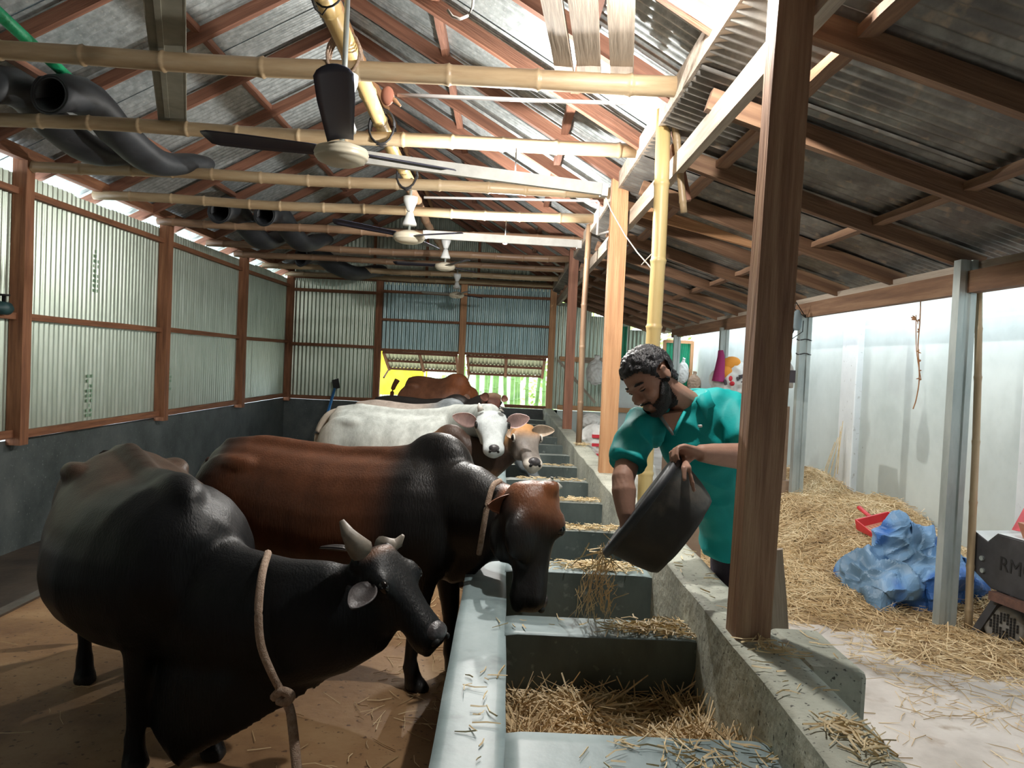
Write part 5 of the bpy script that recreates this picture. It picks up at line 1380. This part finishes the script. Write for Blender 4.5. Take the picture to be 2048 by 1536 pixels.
# jug, box and masks at the second steel post
t = thing('plastic_jug', 'cloudy plastic jug with a yellow cap hanging by a cord beside the steel post', 'jug', tuple(P(1573, 760, 6.7)))
c = P(1573, 748, 6.7); MB().lathe(c, (0, 0, 1), [(-.125, .05), (-.12, .062), (-.06, .066), (.03, .064), (.07, .05), (.10, .03), (.115, .028)], 20).build('bottle', 'jug', t, True)
jc_ = MB().lathe(c, (0, 0, 1), [(.112, .033), (.15, .033), (.152, .02)], 16).build('cap', 'brass', t, True)
MB().tube([c + V((-.035, 0, .13)), c + V((-.03, 0, .2)), c + V((.03, 0, .2)), c + V((.035, 0, .13))], .005, 6).build('handle', 'brass', jc_, True)
MB().obox(c + V((.02, -.066, -.02)), (.035, 0, 0), (0, .003, 0), (0, 0, .055)).build('label_patch', 'print_dark', t)
MB().tube([c + V((0, 0, .19)), c + V((.01, 0, .3)), V((2.67, 6.78, 2.0)), V((2.68, 6.8, 2.1))], .004, 6).build('cord', 'cord', t, True)
o = MB().box(2.44, 2.66, 6.95, 7.2, .62, 1.31).build('carton', 'carton', None, bevel=.004); recenter(o); tag(o, 'tall brown carton behind the thick post under the hanging jug', 'carton')
o = MB().box(2.42, 2.70, 6.92, 7.25, ZA, .62).build('stool_box', 'carton', None, bevel=.004); recenter(o); tag(o, 'lower brown box supporting the tall carton', 'carton')
for k, (px, py, m_, lab) in enumerate(((1594, 642, 'mask', 'grey blue face mask hanging from the steel post'), (1581, 648, 'mask_dark', 'dark face mask behind the grey blue one'))):
    c = P(px, py, 6.74 + .02 * k); t = thing('face_mask', lab, 'mask', tuple(c))
    b = MB(); b.loft([(c + V((0, 0, z)), V((1, 0, 0)), V((0, 1, 0)), a, .012, .03) for z, a in ((.10, .01), (.08, .03), (.02, .045), (-.05, .042), (-.085, .025))], 12); b.build('cloth', m_, t, True)
    MB().tube([c + V((-.03, 0, .09)), c + V((-.01, .02, .17)), V((2.70, 6.80, 2.13))], .004, 6).build('ear_loop', 'cord', t, True)
# dried garland
t = thing('garland', 'withered leaf garland dangling before the pale wall', 'garland', tuple(P(1838, 600, 5.1)))
g0 = [P(x, y, 5.1) for x, y in ((1842, 568), (1840, 640), (1836, 690), (1838, 730), (1838, 765), (1832, 800), (1826, 818))]
MB().tube(cr(g0), .004, 6).build('string', 'dry_leaf', t, True)
MB().tube(cr([P(x, y, 5.12) for x, y in ((1832, 630), (1833, 700), (1842, 760))]), .003, 6).build('string', 'dry_leaf', t, True)
for px, py, r_ in ((1833, 637, .036), (1836, 642, .028), (1838, 662, .02), (1836, 704, .022), (1838, 722, .014), (1839, 742, .014), (1837, 757, .018)):
    c = P(px, py, 5.09); b = MB()
    for q in range(5):
        d_ = V((_wob.uniform(-1, 1), _wob.uniform(-.6, .6), _wob.uniform(-1, 1))).normalized(); s_ = d_.orthogonal().normalized()
        b.add([c, c + d_ * r_ * .5 + s_ * r_ * .35, c + d_ * r_ * 1.1, c + d_ * r_ * .5 - s_ * r_ * .35, c + d_ * r_ * .5 + d_.cross(s_) * .006], [(0, 1, 4), (1, 2, 4), (2, 3, 4), (3, 0, 4), (0, 3, 2, 1)])
    b.build('leaf_cluster', 'dry_leaf', t)

# sacks
def sack(c, sx_, sy_, sz_, label, seed, m='sack', neck=True, name='sack'):
    c = V(c); t = thing(name, label, 'sack', (c.x, c.y, c.z - sz_)); b = MB(); b.ball(c, sx_, sy_, sz_); b.ball(c - V((0, 0, sz_ * .35)), sx_ * .95, sy_ * .95, sz_ * .62)
    if neck: b.tube([c + V((0, 0, sz_ * .7)), c + V((0, 0, sz_ * 1.1)), c + V((.01, 0, sz_ * 1.35))], [sx_ * .4, sx_ * .22, sx_ * .3], 12)
    me = remesh(b, 'bag', max(.009, sx_ * .06), 2); co = get_co(me); nr = np.empty(len(co) * 3); me.vertices.foreach_get('normal', nr); nr = nr.reshape(-1, 3)
    dz = np.array([(1 - 2.2 * abs(noise.noise(V(q_ * (4 / (sx_ + .1))) + V((seed, 0, 0))))) * .10 * sx_ for q_ in co]); set_co(me, co + nr * dz[:, None]); finish(me, 'bag', m, t); return t
c = P(1468, 762, 9.45); t = sack(c, .29, .2, .23, 'white printed sack with an orange flap lying on a pile behind the man', 2, neck=False)
b = MB(); b.ball(c + V((-.10, -.05, .20)), .16, .10, .10, (1, 0, .35)); b.ball(c + V((-.15, -.10, .10)), .10, .08, .11, (.5, 0, 1)); b.build('flap', 'orange', t, True)
b = MB(); b.ball(c + V((-.10, -.17, .03)), .05, .035, .05); b.ball(c + V((-.08, -.185, -.03)), .03, .03, .06, (0, 0, 1), (1, 0, 0)); b.build('red_print', 'print_red', t, True)
b = MB()
for q, (dx, dz, ww, hh) in enumerate(((-.02, .03, .010, .022), (.005, .055, .006, .024), (.03, .065, .014, .02), (.065, .085, .014, .018), (.10, .10, .006, .012), (.04, .0, .018, .007), (-.17, -.02, .012, .03))):
    b.obox(c + V((dx, -.205, dz)), (ww, 0, ww * .4), (0, .02, 0), (-hh * .3, 0, hh))
b.build('dark_print', 'print_dark', t)
t = sack(P(1478, 815, 9.5) - V((0, 0, .06)), .26, .22, .26, 'lower white sack under the printed sack', 5, neck=False)
o = MB().box(2.1, 2.65, 9.25, 9.8, ZA, .72).build('crate', 'carton', None, bevel=.01); recenter(o); tag(o, 'brown crate carrying the white sacks', 'crate')
t = thing('cloth_bundle', 'dark pink cloth tied to the far steel post above the printed sack', 'cloth', tuple(P(1440, 725, 9.3)))
c = P(1443, 728, 9.3); MB().tube(cr([c + V((-.02, 0, .17)), c + V((-.01, 0, .07)), c + V((-.02, 0, -.08)), c + V((-.03, 0, -.22))]), [.03 + .05 * i / 18 for i in range(19)], 12).build('cloth', 'magenta', t, True)
t = sack(P(1190, 890, 8.9) , .20, .17, .24, 'white feed sack with red print standing behind the parapet', 8, neck=False)
for z in (.12, .02, -.10): MB().obox(P(1190, 890, 8.9) + V((.03, -.165, z)), (.09, 0, 0), (0, .02, 0), (0, 0, .018)).build('red_print', 'print_red', t)
t = sack(P(1180, 842, 10.6), .17, .15, .10, 'small white sack lying farther back behind the parapet', 9, neck=False)
o = MB().box(1.0, 1.55, 10.4, 11.0, ZA, .52).build('crate', 'carton', None, bevel=.01); recenter(o); tag(o, 'low brown crate under the small white sack', 'crate')
o = MB().box(1.12, 1.6, 8.7, 9.15, ZA, .27).build('crate', 'carton', None, bevel=.01); recenter(o); tag(o, 'low crate under the feed sack with red print', 'crate')
t = sack(P(1192, 745, 13.38), .17, .14, .22, 'white plastic bag hanging from the rail of the end wall', 12)
t = sack(P(1388, 768, 13.9), .12, .10, .17, 'pale brown bag hanging at the green sheet door', 14, 'carton')
t = sack(P(1366, 745, 13.9), .10, .09, .20, 'dusty printed bag hanging at the left stile of the green door', 15)
t = sack(P(1291, 960, 4.9) - V((0, 0, .02)), .07, .1, .16, 'white sack standing behind the golden bamboo post', 18, neck=False)
o = MB().box(.98, 1.3, 4.75, 5.15, ZA, .62).build('crate', 'carton', None, bevel=.01); recenter(o); tag(o, 'brown crate hidden behind the arm of the man', 'crate')

# blue shovel at the back wall
t = thing('shovel', 'long blue handled shovel leaning in the far left corner', 'shovel', tuple(P(650, 835, 13.6)))
MB().tube([P(636, 893, 13.0), P(646, 860, 13.4), P(658, 818, 13.7), P(669, 778, 14.2)], .028, 10).build('handle', 'blue', t, True)
q = P(672, 768, 14.3); MB().obox(q, (.06, 0, .02), (0, .01, 0), (-.02, 0, .09)).build('blade', 'black', t)
# pulley-like clamp on the left wall
c = V((XL + .10, 6.22, 1.86)); t = thing('hose_clamp', 'dark teal metal valve fixed on the left wall beside the first post', 'valve', tuple(c))
MB().lathe(c, (0, 1, 0), [(-.09, .03), (-.05, .035), (-.045, .055), (.045, .055), (.05, .035), (.09, .03)], 14).build('valve_body', mat('dark teal casting', [(.3, (.01, .04, .045)), (.7, (.03, .08, .085))], 9, rough=.5), t, True)
MB().lathe(c + V((0, 0, .05)), (0, 0, 1), [(0, .015), (.05, .015), (.052, .045), (.065, .045)], 14).build('valve_knob', 'black', t, True)

# green stamps printed on the left sheets
for k, (y, z, s_) in enumerate(((7.75, 2.42, .55), (7.7, 1.12, .5), (9.52, 1.25, .35))):
    b = MB()
    for r_ in range(int(9 * s_ / .5)):
        for q in range(3):
            if _wob.random() < .75: b.obox((XL + .008, y + (q - 1) * .04, z + r_ * .05 - s_ / 2), (.0006, 0, 0), (0, .010, 0), (0, 0, .016))
    b.build('green_stamp', 'print_green', wl_)

# ================================================================== BEYOND THE BACK OPENING
t = thing('yellow_sheet', 'bright yellow sheet on added stakes outside beyond the left flap', 'sheet', (-2.6, 19.1, -.05))
MB().beam((-3.25, 19.0, 1.25), (-2.0, 19.2, 1.25), .03, 1.2).build('panel', 'yellow', t)
for x in (-3.2, -2.05): MB().beam((x, 19.12, -.06), (x, 19.12, 1.9), .05, .05, up=(0, 1, 0)).build('added_stake', 'wood_grey', t)  # supports added under the yellow sheet, which floated without them
t = thing('outside_fence', 'pale corrugated fence outside beyond the opening', 'fence', (-1.5, 22, -.05))
for k in range(6): sheet_obj((-4.5 + .8 * k, 22, -.05), (1, 0, 0), (0, 0, 1), .8, 1.35 + .08 * (k % 2), 'tin', t)
for k in range(20):
    x = -.9 + 2.9 * k / 19 + _wob.uniform(-.1, .1); y = 18 + _wob.uniform(0, 3)
    t = bamboo_obj('bamboo_stalk', (x, y, -.1), (x + _wob.uniform(-.5, .5), y + .2, 5.2), .05, .04, 'stalk', None, .5, seed=100 + k, n=8)
    tag(t, 'green bamboo stalk in the grove outside the back opening', 'bamboo', 'bamboo stalks outside the back opening')
n = 5200; pos = np.stack([rng.uniform(-6, 6, n), rng.uniform(21.6, 27, n), rng.uniform(0, 5.5, n)], 1); vs = []; fs = []
for i in range(n):
    d_ = V(rng.normal(0, 1, 3)).normalized(); s_ = d_.orthogonal().normalized() * rng.uniform(.04, .10); d_ *= rng.uniform(.12, .3); c = V(pos[i]); k = len(vs)
    vs += [tuple(c), tuple(c + d_ * .5 + s_), tuple(c + d_), tuple(c + d_ * .5 - s_)]; fs.append((k, k + 1, k + 2, k + 3))
me = bpy.data.meshes.new('foliage'); me.from_pydata(vs, [], fs); me.materials.append(MT['leaf']); o = link('foliage', me); tag(o, 'sunlit green foliage behind the bamboo stalks', 'foliage', kind='stuff')
